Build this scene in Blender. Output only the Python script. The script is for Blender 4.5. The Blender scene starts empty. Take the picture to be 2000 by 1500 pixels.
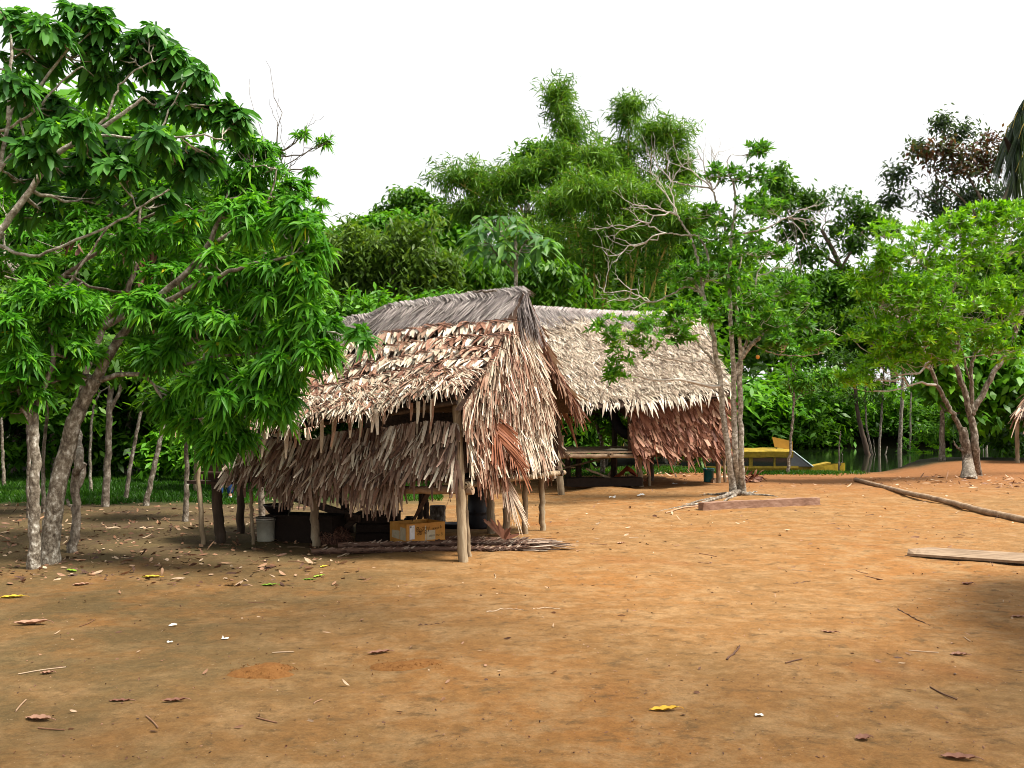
import bpy, math
import numpy as np
from mathutils import Vector

# ------------------------------------------------------------------ camera, sky, sun, exposure
SC = bpy.context.scene
COL = SC.collection
F, HY, CX, CAMZ = 1700.0, 830.0, 1000.0, 1.6      # focal length in photo pixels, horizon row, centre column, eye height
cam_d = bpy.data.cameras.new("camera"); cam = bpy.data.objects.new("camera", cam_d); COL.objects.link(cam)
cam.location = (0, 0, CAMZ); cam.rotation_euler = (math.radians(90), 0, 0)
cam_d.sensor_width = 36; cam_d.lens = 36 * F / 2000; cam_d.shift_y = (HY - 750) / 2000
cam_d.clip_start = 0.05; cam_d.clip_end = 2000
SC.camera = cam
SUN_DIR = Vector((0.72, -0.22, 1.25)).normalized()
W = bpy.data.worlds.new("World"); SC.world = W; W.use_nodes = True
wn, wl = W.node_tree.nodes, W.node_tree.links
bg = wn["Background"]
sky = wn.new("ShaderNodeTexSky"); sky.sky_type = 'NISHITA'; sky.sun_disc = False
sky.sun_elevation = math.asin(SUN_DIR.z); sky.sun_rotation = math.atan2(SUN_DIR.x, SUN_DIR.y)
sky.air_density = 1.0; sky.dust_density = 4.0; sky.ozone_density = 1.0
hs = wn.new("ShaderNodeHueSaturation"); hs.inputs["Saturation"].default_value = 0.12; hs.inputs["Value"].default_value = 1.0
mx = wn.new("ShaderNodeMix"); mx.data_type = 'RGBA'; mx.inputs[0].default_value = 0.6; mx.inputs[7].default_value = (7.2, 7.2, 7.2, 1)
wl.new(sky.outputs[0], hs.inputs["Color"]); wl.new(hs.outputs[0], mx.inputs[6]); wl.new(mx.outputs[2], bg.inputs[0])
bg.inputs[1].default_value = 0.115
sl = bpy.data.lights.new("sun", 'SUN'); sun = bpy.data.objects.new("sun", sl); COL.objects.link(sun)
sl.energy = 5.0; sl.angle = math.radians(14); sl.color = (1.0, 0.93, 0.82)
sun.rotation_euler = SUN_DIR.to_track_quat('Z', 'Y').to_euler(); sun.location = (20, -6, 40)
SC.view_settings.view_transform = 'Standard'; SC.view_settings.look = 'None'
SC.view_settings.exposure = 0.75; SC.view_settings.gamma = 1; SC.view_settings.use_curve_mapping = False
SC.cycles.max_bounces = 6; SC.cycles.diffuse_bounces = 3; SC.cycles.glossy_bounces = 2
SC.cycles.transmission_bounces = 4; SC.cycles.transparent_max_bounces = 4; SC.cycles.use_denoising = True
SC.cycles.sample_clamp_indirect = 4; SC.cycles.filter_width = 0.95

rng = np.random.default_rng(7)
def R(a, b, n=None): return rng.uniform(a, b, n)
def A3(*v): return np.array(v, float)
def unit(v):
    v = np.asarray(v, float); return v / np.maximum(np.linalg.norm(v, axis=-1, keepdims=True), 1e-9)
def P(px, py, Y): return A3((px - CX) / F * Y, Y, CAMZ + (HY - py) / F * Y)
def ss(a, b, x):
    t = np.clip((np.asarray(x, float) - a) / (b - a), 0, 1); return t * t * (3 - 2 * t)
def vnoise(x, y, seed=0):
    x = np.asarray(x, float); y = np.asarray(y, float)
    xi = np.floor(x).astype(np.int64); yi = np.floor(y).astype(np.int64); fx = x - xi; fy = y - yi
    fx = fx * fx * (3 - 2 * fx); fy = fy * fy * (3 - 2 * fy)
    def h(i, j):
        n = (i * 374761393 + j * 668265263 + seed * 974711) & 0x7fffffff
        n = ((n ^ (n >> 13)) * 1274126177) & 0x7fffffff
        return ((n ^ (n >> 16)) & 0xffff) / 65535.0
    return (h(xi, yi) * (1 - fx) + h(xi + 1, yi) * fx) * (1 - fy) + (h(xi, yi + 1) * (1 - fx) + h(xi + 1, yi + 1) * fx) * fy
def gauss(x, y, cx, cy, rx, ry, a): return a * np.exp(-((x - cx) / rx) ** 2 - ((y - cy) / ry) ** 2)
def terr(x, y):
    x = np.asarray(x, float); y = np.asarray(y, float)
    z = 0.20 * ss(13, 25, y) * ss(-2, 7, x) * (1 - 1.3 * ss(21, 29, y) * ss(5, 8, x) * ss(15, 12, x)) + 0.16 * ss(24, 29, y) * ss(12.5, 16, x)
    z = z + gauss(x, y, -0.8, 10.55, 0.8, 0.3, 0.05) + gauss(x, y, 2.2, 20.4, 0.6, 0.3, 0.12) + gauss(x, y, 12, 22.7, 1.5, 1.0, 0.12)
    z = z + gauss(x, y, 4.8, 18.1, 1.0, 0.7, 0.06)
    z = z + 0.05 * (vnoise(x * 0.5, y * 0.5, 1) - 0.5) + 0.02 * (vnoise(x * 1.9, y * 1.9, 2) - 0.5)
    z = z + ss(34, 20, y) * (.022 * (vnoise(x * 3.1, y * 4.3, 5) - .5) + .012 * (vnoise(x * 7.7, y * 9.1, 6) - .5))
    yb = 30.6 + 0.7 * np.sin(x * 0.45) + 2.5 * ss(13, 17, x)
    z = z - 1.5 * ss(0, 2.0, y - yb) * ss(6.0, 8.0, x)
    z = z + 3.0 * ss(73, 82, y) * ss(6, 9, x)
    return z
def G(px, py):
    Y = CAMZ * F / max(py - HY, 1.0)
    for _ in range(40):
        z = float(terr((px - CX) / F * Y, Y)); Yn = (CAMZ - z) * F / max(py - HY, 1.0); Y = 0.5 * Y + 0.5 * Yn
    return A3((px - CX) / F * Y, Y, float(terr((px - CX) / F * Y, Y)))

# ------------------------------------------------------------------ materials
def newmat(name):
    m = bpy.data.materials.new(name); m.use_nodes = True
    return m, m.node_tree.nodes, m.node_tree.links, m.node_tree.nodes["Principled BSDF"]
def ramp(n, stops):
    r = n.new("ShaderNodeValToRGB"); e = r.color_ramp.elements
    while len(e) > 1: e.remove(e[-1])
    e[0].position, e[0].color = stops[0][0], (*stops[0][1], 1)
    for p, c in stops[1:]:
        x = e.new(p); x.color = (*c, 1)
    return r
def leafmat(name, stops, rough=0.45, trans=0.45, spec=0.26):
    m, n, l, b = newmat(name)
    a = n.new("ShaderNodeAttribute"); a.attribute_name = "tint"
    r = ramp(n, stops); l.new(a.outputs["Fac"], r.inputs[0])
    l.new(r.outputs[0], b.inputs["Base Color"]); b.inputs["Roughness"].default_value = rough
    b.inputs["Specular IOR Level"].default_value = spec
    t = n.new("ShaderNodeBsdfTranslucent"); g = n.new("ShaderNodeMixRGB"); g.blend_type = 'MULTIPLY'; g.inputs[0].default_value = 1
    g.inputs[2].default_value = (1.25, 1.25, 0.6, 1); l.new(r.outputs[0], g.inputs[1]); l.new(g.outputs[0], t.inputs[0])
    s = n.new("ShaderNodeMixShader"); s.inputs[0].default_value = trans
    l.new(b.outputs[0], s.inputs[1]); l.new(t.outputs[0], s.inputs[2]); l.new(s.outputs[0], n["Material Output"].inputs[0])
    return m
def tintmat(name, stops, rough=0.75, nscale=30, namp=0.35, spec=0.25, stretch=(1, 1, 1)):
    m, n, l, b = newmat(name)
    a = n.new("ShaderNodeAttribute"); a.attribute_name = "tint"
    tc = n.new("ShaderNodeTexCoord"); mp = n.new("ShaderNodeMapping"); mp.inputs["Scale"].default_value = stretch
    nz = n.new("ShaderNodeTexNoise"); nz.inputs["Scale"].default_value = nscale; nz.inputs["Detail"].default_value = 3
    l.new(tc.outputs["Object"], mp.inputs[0]); l.new(mp.outputs[0], nz.inputs["Vector"])
    s = n.new("ShaderNodeMath"); s.operation = 'MULTIPLY_ADD'; s.inputs[1].default_value = namp; s.inputs[2].default_value = -namp / 2
    l.new(nz.outputs["Fac"], s.inputs[0])
    d = n.new("ShaderNodeMath"); d.operation = 'ADD'; l.new(a.outputs["Fac"], d.inputs[0]); l.new(s.outputs[0], d.inputs[1])
    r = ramp(n, stops); l.new(d.outputs[0], r.inputs[0]); l.new(r.outputs[0], b.inputs["Base Color"])
    b.inputs["Roughness"].default_value = rough; b.inputs["Specular IOR Level"].default_value = spec
    return m
def noisemat(name, stops, scale=6, rough=0.8, bump=0.3, stretch=(1, 1, 1), detail=6, spec=0.3, bscale=None):
    m, n, l, b = newmat(name)
    tc = n.new("ShaderNodeTexCoord"); mp = n.new("ShaderNodeMapping"); mp.inputs["Scale"].default_value = stretch
    nz = n.new("ShaderNodeTexNoise"); nz.inputs["Scale"].default_value = scale; nz.inputs["Detail"].default_value = detail
    nz.inputs["Roughness"].default_value = 0.65
    l.new(tc.outputs["Object"], mp.inputs[0]); l.new(mp.outputs[0], nz.inputs["Vector"])
    r = ramp(n, stops); l.new(nz.outputs["Fac"], r.inputs[0]); l.new(r.outputs[0], b.inputs["Base Color"])
    b.inputs["Roughness"].default_value = rough; b.inputs["Specular IOR Level"].default_value = spec
    if bump:
        n2 = n.new("ShaderNodeTexNoise"); n2.inputs["Scale"].default_value = bscale or scale * 3; n2.inputs["Detail"].default_value = 5
        l.new(mp.outputs[0], n2.inputs["Vector"])
        bp = n.new("ShaderNodeBump"); bp.inputs["Strength"].default_value = bump; bp.inputs["Distance"].default_value = 0.02
        l.new(n2.outputs["Fac"], bp.inputs["Height"]); l.new(bp.outputs[0], b.inputs["Normal"])
    return m
M = {}
g = lambda *a: a
M['mango'] = leafmat('mango_leaf', [(0, g(0.03085, 0.1248, 0.009846)), (.45, g(0.0661, 0.2495, 0.01312)), (.85, g(0.1432, 0.3992, 0.02132)), (.965, g(0.2643, 0.5489, 0.02461)), (1, g(0.7711, 0.499, 0.02461))])
M['palmate'] = leafmat('palmate_leaf', [(0, g(0.02488, 0.09639, 0.02005)), (.5, g(0.05806, 0.2007, 0.03098)), (.9, g(0.1244, 0.3534, 0.041)), (1, g(0.3733, 0.6747, 0.02734))], rough=.42, spec=.35)
M['cecropia'] = leafmat('umbrella_leaf', [(0, g(.035, .11, .030)), (.6, g(.075, .19, .055)), (1, g(.15, .32, .06))], rough=.42, spec=.32)
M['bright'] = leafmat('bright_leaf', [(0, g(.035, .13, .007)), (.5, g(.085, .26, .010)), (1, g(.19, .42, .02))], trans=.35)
M['yellowgreen'] = leafmat('yellowgreen_leaf', [(0, g(0.05513, 0.165, 0.0072)), (.45, g(0.1339, 0.3438, 0.01008)), (.9, g(0.2835, 0.5225, 0.018)), (1, g(0.5513, 0.5775, 0.0288))])
M['olive'] = leafmat('olive_leaf', [(0, g(.036, .075, .010)), (.5, g(.085, .165, .018)), (.95, g(.16, .26, .026)), (1, g(.30, .24, .03))])
M['forest'] = leafmat('forest_leaf', [(0, g(0.02473, 0.08372, 0.00621)), (.5, g(0.06359, 0.1803, 0.008694)), (1, g(0.159, 0.3349, 0.0149))])
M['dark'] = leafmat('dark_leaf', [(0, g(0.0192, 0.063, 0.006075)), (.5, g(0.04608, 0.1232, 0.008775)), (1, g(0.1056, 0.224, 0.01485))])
M['bamboo'] = leafmat('bamboo_leaf', [(0, g(.032, .095, .009)), (.5, g(.090, .215, .015)), (1, g(.19, .35, .028))], trans=.38)
M['redleaf'] = leafmat('red_brown_leaf', [(0, g(.05, .028, .016)), (.35, g(.12, .045, .024)), (.6, g(.05, .06, .028)), (1, g(.08, .12, .04))])
M['greyleaf'] = leafmat('grey_green_leaf', [(0, g(.030, .055, .030)), (.6, g(.055, .09, .045)), (1, g(.09, .15, .05))])
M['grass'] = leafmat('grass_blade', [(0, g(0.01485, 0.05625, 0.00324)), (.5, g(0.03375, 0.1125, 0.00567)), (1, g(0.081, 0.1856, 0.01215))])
M['bark_pale'] = noisemat('pale_bark', [(.36, g(.065, .05, .036)), (.46, g(.15, .122, .09)), (.55, g(.25, .218, .172)), (.64, g(.50, .47, .41))], scale=17, bump=.8, stretch=(1, 1, .7), bscale=36, detail=9)
M['bark_grey'] = noisemat('grey_bark', [(.36, g(.06, .045, .033)), (.47, g(.14, .11, .082)), (.57, g(.235, .20, .158)), (.65, g(.44, .41, .36))], scale=15, bump=.8, stretch=(1, 1, .6), bscale=34, detail=9)
M['limb_pale'] = noisemat('pale_limb', [(.34, g(.12, .095, .07)), (.45, g(.25, .215, .17)), (.55, g(.42, .385, .32)), (.64, g(.66, .63, .56))], scale=15, bump=.6, detail=9)
M['bark_brown'] = noisemat('brown_bark', [(.3, g(.05, .032, .022)), (.5, g(.13, .088, .058)), (.68, g(.26, .21, .16))], scale=8, bump=.6, stretch=(1, 1, .4))
M['bark_white'] = noisemat('bare_white_twig', [(.3, g(.30, .26, .21)), (.6, g(.55, .51, .45))], scale=10, bump=0)
M['culm'] = noisemat('bamboo_culm', [(.3, g(.20, .22, .05)), (.6, g(.42, .30, .07))], scale=4, bump=0)
TH = [(0, g(.035, .018, .012)), (.2, g(.13, .055, .034)), (.4, g(.27, .135, .085)), (.6, g(.39, .295, .215)), (.8, g(.55, .465, .355)), (1, g(.74, .68, .57))]
M['rust'] = tintmat('rusty_palm_frond', [(0, g(.07, .022, .012)), (.4, g(.24, .085, .040)), (.75, g(.38, .17, .085)), (1, g(.5, .34, .22))], rough=.55)
M['thatch'] = tintmat('dry_palm_thatch', TH, rough=.6)
M['thatch_red'] = tintmat('red_brown_palm_thatch', [(0, g(.035, .013, .009)), (.35, g(.155, .056, .033)), (.7, g(.27, .12, .072)), (1, g(.44, .27, .18))], rough=.6)
M['thatch_pale'] = tintmat('pale_palm_thatch', [(0, g(.10, .065, .045)), (.35, g(.33, .255, .185)), (.7, g(.50, .425, .33)), (1, g(.69, .63, .53))], rough=.65)
M['thatch_wall'] = tintmat('weathered_palm_thatch', [(0, g(.03, .016, .011)), (.3, g(.14, .074, .050)), (.6, g(.29, .205, .15)), (.85, g(.43, .36, .285)), (1, g(.60, .54, .43))], rough=.6)
M['ridge_grey'] = tintmat('grey_ridge_fronds', [(0, g(.06, .05, .05)), (.4, g(.17, .145, .14)), (.75, g(.32, .28, .26)), (1, g(.52, .47, .44))], rough=.7)
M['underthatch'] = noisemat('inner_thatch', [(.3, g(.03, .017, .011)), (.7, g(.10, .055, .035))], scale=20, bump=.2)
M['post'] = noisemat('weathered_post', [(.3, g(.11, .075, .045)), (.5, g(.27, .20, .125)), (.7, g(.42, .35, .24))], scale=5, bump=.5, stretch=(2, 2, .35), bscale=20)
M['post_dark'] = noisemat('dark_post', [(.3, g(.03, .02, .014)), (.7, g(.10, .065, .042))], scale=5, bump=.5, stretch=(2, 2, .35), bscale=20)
M['plank'] = noisemat('sawn_plank', [(.3, g(.19, .12, .075)), (.5, g(.33, .225, .145)), (.7, g(.44, .32, .21))], scale=4, bump=.35, stretch=(.4, 3, 3), bscale=14)
M['plank_red'] = noisemat('red_brown_timber', [(.3, g(.16, .085, .055)), (.5, g(.24, .135, .09)), (.7, g(.33, .21, .15))], scale=4, bump=.35, stretch=(.4, 3, 3), bscale=14)
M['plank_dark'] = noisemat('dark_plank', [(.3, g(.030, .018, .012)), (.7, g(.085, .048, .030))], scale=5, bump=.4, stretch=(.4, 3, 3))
M['log'] = noisemat('fallen_log_bark', [(.3, g(.14, .085, .055)), (.5, g(.28, .19, .12)), (.7, g(.42, .31, .21))], scale=6, bump=.5, stretch=(.6, 1, 1), bscale=24)
def plain(name, c, rough=.5, spec=.5, metal=0, bump=0, var=.18, scale=14):
    k = lambda s: tuple(min(1, x * s) for x in c)
    m = noisemat(name, [(.3, k(1 - var)), (.7, k(1 + var))], scale=scale, rough=rough, bump=bump, spec=spec)
    m.node_tree.nodes["Principled BSDF"].inputs["Metallic"].default_value = metal
    return m
# ------------------------------------------------------------------ object helpers
def tag(o, label=None, cat=None, group=None, kind=None):
    for k, v in (("label", label), ("category", cat), ("group", group), ("kind", kind)):
        if v: o[k] = v
    return o
def empty(name, loc, label, cat, group=None):
    o = bpy.data.objects.new(name, None); COL.objects.link(o); o.location = tuple(loc); o.empty_display_size = .2
    return tag(o, label, cat, group)
class Acc:                                          # collects quads, builds ONE mesh object
    def __init__(s): s.v, s.q, s.t, s.m, s.s, s.n = [], [], [], [], [], 0
    def add(s, v, q, tint=.5, mat=0, smooth=False):
        v = np.asarray(v, float).reshape(-1, 3); q = np.asarray(q, np.int64).reshape(-1, 4)
        s.v.append(v); s.q.append(q + s.n); s.n += len(v)
        s.t.append(np.broadcast_to(np.asarray(tint, float), (len(q),))); s.m.append(np.full(len(q), mat)); s.s.append(np.full(len(q), smooth))
    def tube(s, pts, rad, seg=8, mat=0, tint=.5, cap=True, rough=0.0, ell=None):
        pts = np.asarray(pts, float); n = len(pts); rad = np.atleast_1d(np.asarray(rad, float))
        rad = np.interp(np.linspace(0, 1, n), np.linspace(0, 1, len(rad)), rad) if len(rad) > 1 else np.full(n, rad[0])
        T = unit(np.gradient(pts, axis=0)); up = A3(.13, .31, 1.0)
        if abs(np.mean(T, axis=0) @ unit(up)) > .8: up = A3(1, .2, .1)
        X = unit(np.cross(T, up)); Y = np.cross(T, X)
        a = np.linspace(0, 2 * np.pi, seg, endpoint=False)
        r = rad[:, None] * (1 + rough * rng.normal(size=(n, seg)))
        ex, ey = ell or (1, 1)
        V = pts[:, None] + (np.cos(a) * ex * r)[..., None] * X[:, None] + (np.sin(a) * ey * r)[..., None] * Y[:, None]
        i = np.arange(n - 1)[:, None] * seg; j = np.arange(seg)[None]; k = (j + 1) % seg
        q = np.stack([i + j, i + k, i + seg + k, i + seg + j], -1).reshape(-1, 4)
        s.add(V, q, tint, mat, True)
        if cap:
            for e in (0, n - 1):
                c = np.vstack([V[e], pts[e][None]]); b = np.array([[j, (j + 1) % seg, (j + 2) % seg, seg] for j in range(0, seg - 1, 2)])
                s.add(c, b if e else b[:, [0, 3, 2, 1]], tint, mat, False)
    def box(s, c, ax, size, mat=0, tint=.5):
        c = np.asarray(c, float); X, Y, Z = [unit(a) * h / 2 for a, h in zip(ax, size)]
        v = np.array([c + i * X + j * Y + k * Z for k in (-1, 1) for j in (-1, 1) for i in (-1, 1)])
        s.add(v, [[0, 2, 3, 1], [4, 5, 7, 6], [0, 1, 5, 4], [2, 6, 7, 3], [0, 4, 6, 2], [1, 3, 7, 5]], tint, mat)
    def lathe(s, c, prof, seg=24, mat=0, tint=.5, smooth=True):
        a = np.linspace(0, 2 * np.pi, seg, endpoint=False); prof = np.asarray(prof, float); n = len(prof)
        V = np.asarray(c, float) + np.stack([prof[:, :1] * np.cos(a), prof[:, :1] * np.sin(a), np.repeat(prof[:, 1:], seg, 1)], -1)
        i = np.arange(n - 1)[:, None] * seg; j = np.arange(seg)[None]; k = (j + 1) % seg
        s.add(V, np.stack([i + j, i + k, i + seg + k, i + seg + j], -1).reshape(-1, 4), tint, mat, smooth)
    def grid(s, V, tint=.5, mat=0, smooth=True):
        a, b = V.shape[:2]; i = np.arange(a - 1)[:, None] * b; j = np.arange(b - 1)[None]
        s.add(V, np.stack([i + j, i + j + 1, i + b + j + 1, i + b + j], -1).reshape(-1, 4), tint, mat, smooth)
    def build(s, name, mats, parent=None, loc=None, rot=None):
        v = np.concatenate(s.v); q = np.concatenate(s.q); me = bpy.data.meshes.new(name)
        if parent is not None and loc is None: v = v - np.array(parent.location)
        if parent is None and loc is not None: v = v - np.asarray(loc)
        me.vertices.add(len(v)); me.vertices.foreach_set("co", v.astype(np.float32).ravel())
        me.loops.add(len(q) * 4); me.loops.foreach_set("vertex_index", q.astype(np.int32).ravel())
        me.polygons.add(len(q)); me.polygons.foreach_set("loop_start", np.arange(0, len(q) * 4, 4, dtype=np.int32))
        me.polygons.foreach_set("material_index", np.concatenate(s.m).astype(np.int32))
        me.polygons.foreach_set("use_smooth", np.concatenate(s.s).astype(bool))
        at = me.attributes.new("tint", 'FLOAT', 'FACE'); at.data.foreach_set("value", np.clip(np.concatenate(s.t), 0, 1).astype(np.float32))
        me.update(calc_edges=True); me.validate()
        for m in (mats if isinstance(mats, (list, tuple)) else [mats]): me.materials.append(m)
        o = bpy.data.objects.new(name, me); COL.objects.link(o)
        if parent is not None: o.parent = parent
        elif loc is not None: o.location = tuple(loc)
        if rot: o.rotation_euler = rot
        return o
def copy_tree(o, loc=None, rz=0, sc=1.0, label=None, parent=None):
    c = o.copy(); COL.objects.link(c)
    if parent is None:
        c.location = tuple(loc); c.rotation_euler = (0, 0, rz); c.scale = (sc, sc, sc)
        if label: c['label'] = label
    else: c.parent = parent
    for ch in o.children: copy_tree(ch, parent=c)
    return c
def under(part, *subs):                             # pieces of a part: one level deeper
    for q in subs: q.parent = part
def spline(pts, n=None, jit=0.0):
    p = np.asarray(pts, float)
    if len(p) == 2: q = np.linspace(0, 1, n or 6)[:, None]; out = p[0] * (1 - q) + p[1] * q
    else:
        e = np.vstack([2 * p[0] - p[1], p, 2 * p[-1] - p[-2]]); out = []; k = max(2, (n or 5 * len(p)) // (len(p) - 1))
        for i in range(len(p) - 1):
            a, b, c, d = e[i:i + 4]; t = np.linspace(0, 1, k, endpoint=False)[:, None]
            out.append(.5 * ((2 * b) + (c - a) * t + (2 * a - 5 * b + 4 * c - d) * t ** 2 + (3 * b - 3 * c + d - a) * t ** 3))
        out = np.vstack(out + [p[-1:]])
    if jit: out[1:-1] += rng.normal(size=out[1:-1].shape) * jit
    return out
# ------------------------------------------------------------------ leaves
TPL = {'lance': ([0, .3, .68, 1], [.12, 1, .72, .05], 3), 'broad': ([0, .22, .5, .8, 1], [.1, .6, 1, .8, .1], 3),
       'flat': ([0, .45, 1], [.15, 1, .08], 2), 'dia': ([0, .5, 1], [.25, 1, .12], 2), 'strip': ([0, .5, 1], [.9, 1, .45], 2), 'blunt': ([0, .5, 1], [.75, 1, .78], 2)}
def leaves(acc, p, d, n, L, Wd, droop, tint, tpl='flat', fold=.25, mat=0, curl=0.0):
    s, w, nl = TPL[tpl]; N = len(p); d = unit(d); sd = unit(np.cross(d, n)); n = np.cross(sd, d)
    L = np.broadcast_to(L, (N,))[:, None]; Wd = np.broadcast_to(Wd, (N,))[:, None] / 2; dr = np.broadcast_to(droop, (N,))[:, None]
    rows = []
    for a, b in zip(s, w):
        c = p + d * L * a; c[:, 2] -= (dr * L)[:, 0] * a * a; c = c + n * (curl * L) * a * a
        l_, r_ = c - sd * Wd * b, c + sd * Wd * b
        if nl == 3: rows += [l_, c - n * (fold * Wd * b), r_]
        else: rows += [l_, r_]
    V = np.stack(rows, 1); k = V.shape[1]; st = len(s)
    q = [[i * nl + j, i * nl + j + 1, (i + 1) * nl + j + 1, (i + 1) * nl + j] for i in range(st - 1) for j in range(nl - 1)]
    q = (np.array(q)[None] + (np.arange(N) * k)[:, None, None]).reshape(-1, 4)
    acc.add(V, q, np.repeat(tint, len(q) // N), mat, nl == 3)
def rnd_unit(n): return unit(rng.normal(size=(n, 3)))
KIND = {
 'mango': dict(m=9, L=.20, W=.045, phi=(70, 26), droop=.58, tpl='lance'),
 'lance': dict(m=8, L=.175, W=.043, phi=(68, 26), droop=.50, tpl='lance'),
 'palmate': dict(m=8, L=.22, W=.082, phi=(78, 14), droop=.55, tpl='broad'),
 'cecropia': dict(m=9, L=.50, W=.15, phi=(82, 10), droop=.75, tpl='broad'),
 'rosette': dict(m=9, L=.165, W=.05, phi=(58, 24), droop=.12, tpl='flat'),
 'round': dict(m=6, L=.16, W=.10, phi=(70, 25), droop=.3, tpl='broad'),
}
def foliage(acc, C, A, kind, scale=1.0, mat=0, tb=0.0):
    N = len(C); k = KIND[kind]; m = k['m']; A = unit(A)
    X = unit(np.cross(A, rnd_unit(N))); Y = np.cross(A, X)
    az = (np.arange(m)[None] * 2.399 + R(0, 6.28, (N, 1))) + rng.normal(size=(N, m)) * .2
    ph = np.radians(rng.normal(k['phi'][0], k['phi'][1], (N, m)))
    d = A[:, None] * np.cos(ph)[..., None] + (X[:, None] * np.cos(az)[..., None] + Y[:, None] * np.sin(az)[..., None]) * np.sin(ph)[..., None]
    p = C[:, None] + A[:, None] * (R(-.10, .05, (N, m)) * scale * k['L'] * 2)[..., None]
    n = A[:, None] + .35 * rng.normal(size=(N, m, 3))
    t = np.clip(R(0, 1, (N, 1)) * .55 + R(0, 1, (N, m)) * .45 + tb, 0, 1)
    L = k['L'] * scale * R(.5, 1.25, (N, m)) * R(.75, 1.15, (N, 1)); Wd = k['W'] * scale * R(.75, 1.2, (N, m))
    leaves(acc, p.reshape(-1, 3), d.reshape(-1, 3), n.reshape(-1, 3), L.ravel(), Wd.ravel(), k['droop'] * R(.6, 1.3, N * m), t.ravel(), k['tpl'], mat=mat)
def loose(acc, C, A, m, L, Wd, rad, droop=.2, down=.35, tpl='dia', mat=0, tb=0.0):
    N = len(C)
    p = (C[:, None] + rng.normal(size=(N, m, 3)) * rad).reshape(-1, 3)
    d = rnd_unit(N * m); d[:, 2] = d[:, 2] * .5 - down
    n = np.repeat(unit(A), m, 0) * .7 + A3(0, 0, .8) + rng.normal(size=(N * m, 3)) * .45
    t = np.clip(np.repeat(R(0, 1, N), m) * .5 + R(0, 1, N * m) * .5 + tb, 0, 1)
    leaves(acc, p, d, n, L * R(.6, 1.2, N * m), Wd * R(.7, 1.2, N * m), droop, t, tpl, mat=mat)
def clumps(c, r, ns, npr, sub=.42, low=-.55):
    """clump centres near the surface of an ellipsoid, then cluster points over the upper side of each clump"""
    c = np.asarray(c, float); r = np.asarray(r, float)
    d = rnd_unit(ns); d[:, 2] = np.maximum(d[:, 2], low); S = c + d * r * (R(.25, 1, (ns, 1)) ** .6)
    e = rnd_unit(ns * npr); e[:, 2] = np.abs(e[:, 2]) * 1.0 - .25
    sr = sub * r.mean() * R(.65, 1.25, ns)
    C = np.repeat(S, npr, 0) + e * np.repeat(sr, npr)[:, None] * (R(.1, 1, (ns * npr, 1)) ** .45)
    A = e * .8 + np.repeat(d, npr, 0) * .4 + A3(0, 0, .55)
    return S, C, unit(A)
def limb(acc, a, b, r0, r1, sag=.12, n=7, seg=6, jit=.02, mat=0, tint=.5):
    a, b = np.asarray(a, float), np.asarray(b, float); L = np.linalg.norm(b - a)
    m = (a + b) / 2 + rng.normal(size=3) * L * .10 - A3(0, 0, sag * L)
    t = np.linspace(0, 1, n)[:, None]; p = a * (1 - t) ** 2 + 2 * m * t * (1 - t) + b * t * t
    p[1:-1] += rng.normal(size=(n - 2, 3)) * jit * L
    acc.tube(p, np.linspace(r0, r1, n), seg, mat, tint, cap=False)
    return p
class Tree:
    """trunk (with limbs), thin branches, crown; every piece under one Empty"""
    def __init__(s, name, label, base, cat='tree', group=None):
        s.root = empty(name, base, label, cat, group); s.base = np.asarray(base, float)
        s.tr, s.br, s.cr = Acc(), Acc(), Acc(); s.sk, s.skr = [], []
    def trunk(s, pts, r0, r1, flare=0.0, jit=.008, seg=9, n=None, rough=.03, twig=False):
        rough = min(rough, .018)
        p = spline(pts, n, jit); k = np.linspace(0, 1, len(p)); rad = r0 + (r1 - r0) * k
        if flare:
            rad = rad * (1 + flare * np.exp(-k * len(p) / 1.6)); p = p.copy(); p[0, 2] -= .12
        (s.br if twig else s.tr).tube(p, rad, seg, 0, .5, True, rough); s.sk.append(p); s.skr.append(rad); return p
    def near(s, q, skip=0):
        sk = np.vstack(s.sk); rr = np.concatenate(s.skr); d = np.linalg.norm(sk - q, axis=1) + np.maximum(0, sk[:, 2] - q[2]) * 1.2
        i = int(np.argmin(d)); return sk[i], rr[i]
    def blob(s, c, r, ns, npr, kind, scale=1.0, sub=.42, twigs=.3, limbs=True, mat=0, tb=0.0, low=-.55, lo=None, tr=.008):
        S, C, Ax = clumps(c, r, ns, npr, sub, low)
        if kind in KIND: foliage(s.cr, C, Ax, kind, scale, mat, tb)
        else: loose(s.cr, C, Ax, mat=mat, tb=tb, **lo)
        if limbs and s.sk:
            a, ra = s.near(np.asarray(c, float)); h = limb(s.br, a, c, min(ra * .7, .05 * scale + tr), tr * 1.6, n=8)
            for q in S:
                st = h[rng.integers(2, 8)]; limb(s.br, st, q, tr * 1.5, tr * .6, n=5, seg=5)
            for j in np.nonzero(R(0, 1, len(C)) < twigs)[0]:
                limb(s.br, S[j // npr], C[j], tr * .7, tr * .35, n=3, seg=4, sag=.05)
    def done(s, bark, leaf, brbark=None):
        t = s.tr.build('trunk', bark, s.root) if s.tr.n else None
        if s.br.n:
            b = s.br.build('branches', brbark or bark, s.root)
            if t: under(t, b)
        if s.cr.n: s.cr.build('crown', leaf, s.root)
        return s.root
def PB(px, py, rx, ry, Y, dz=.85): return P(px, py, Y), A3(rx * Y / F, dz * (rx + ry) / 2 * Y / F, ry * Y / F)
LOF = dict(m=9, L=.30, Wd=.13, rad=.13)
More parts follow.
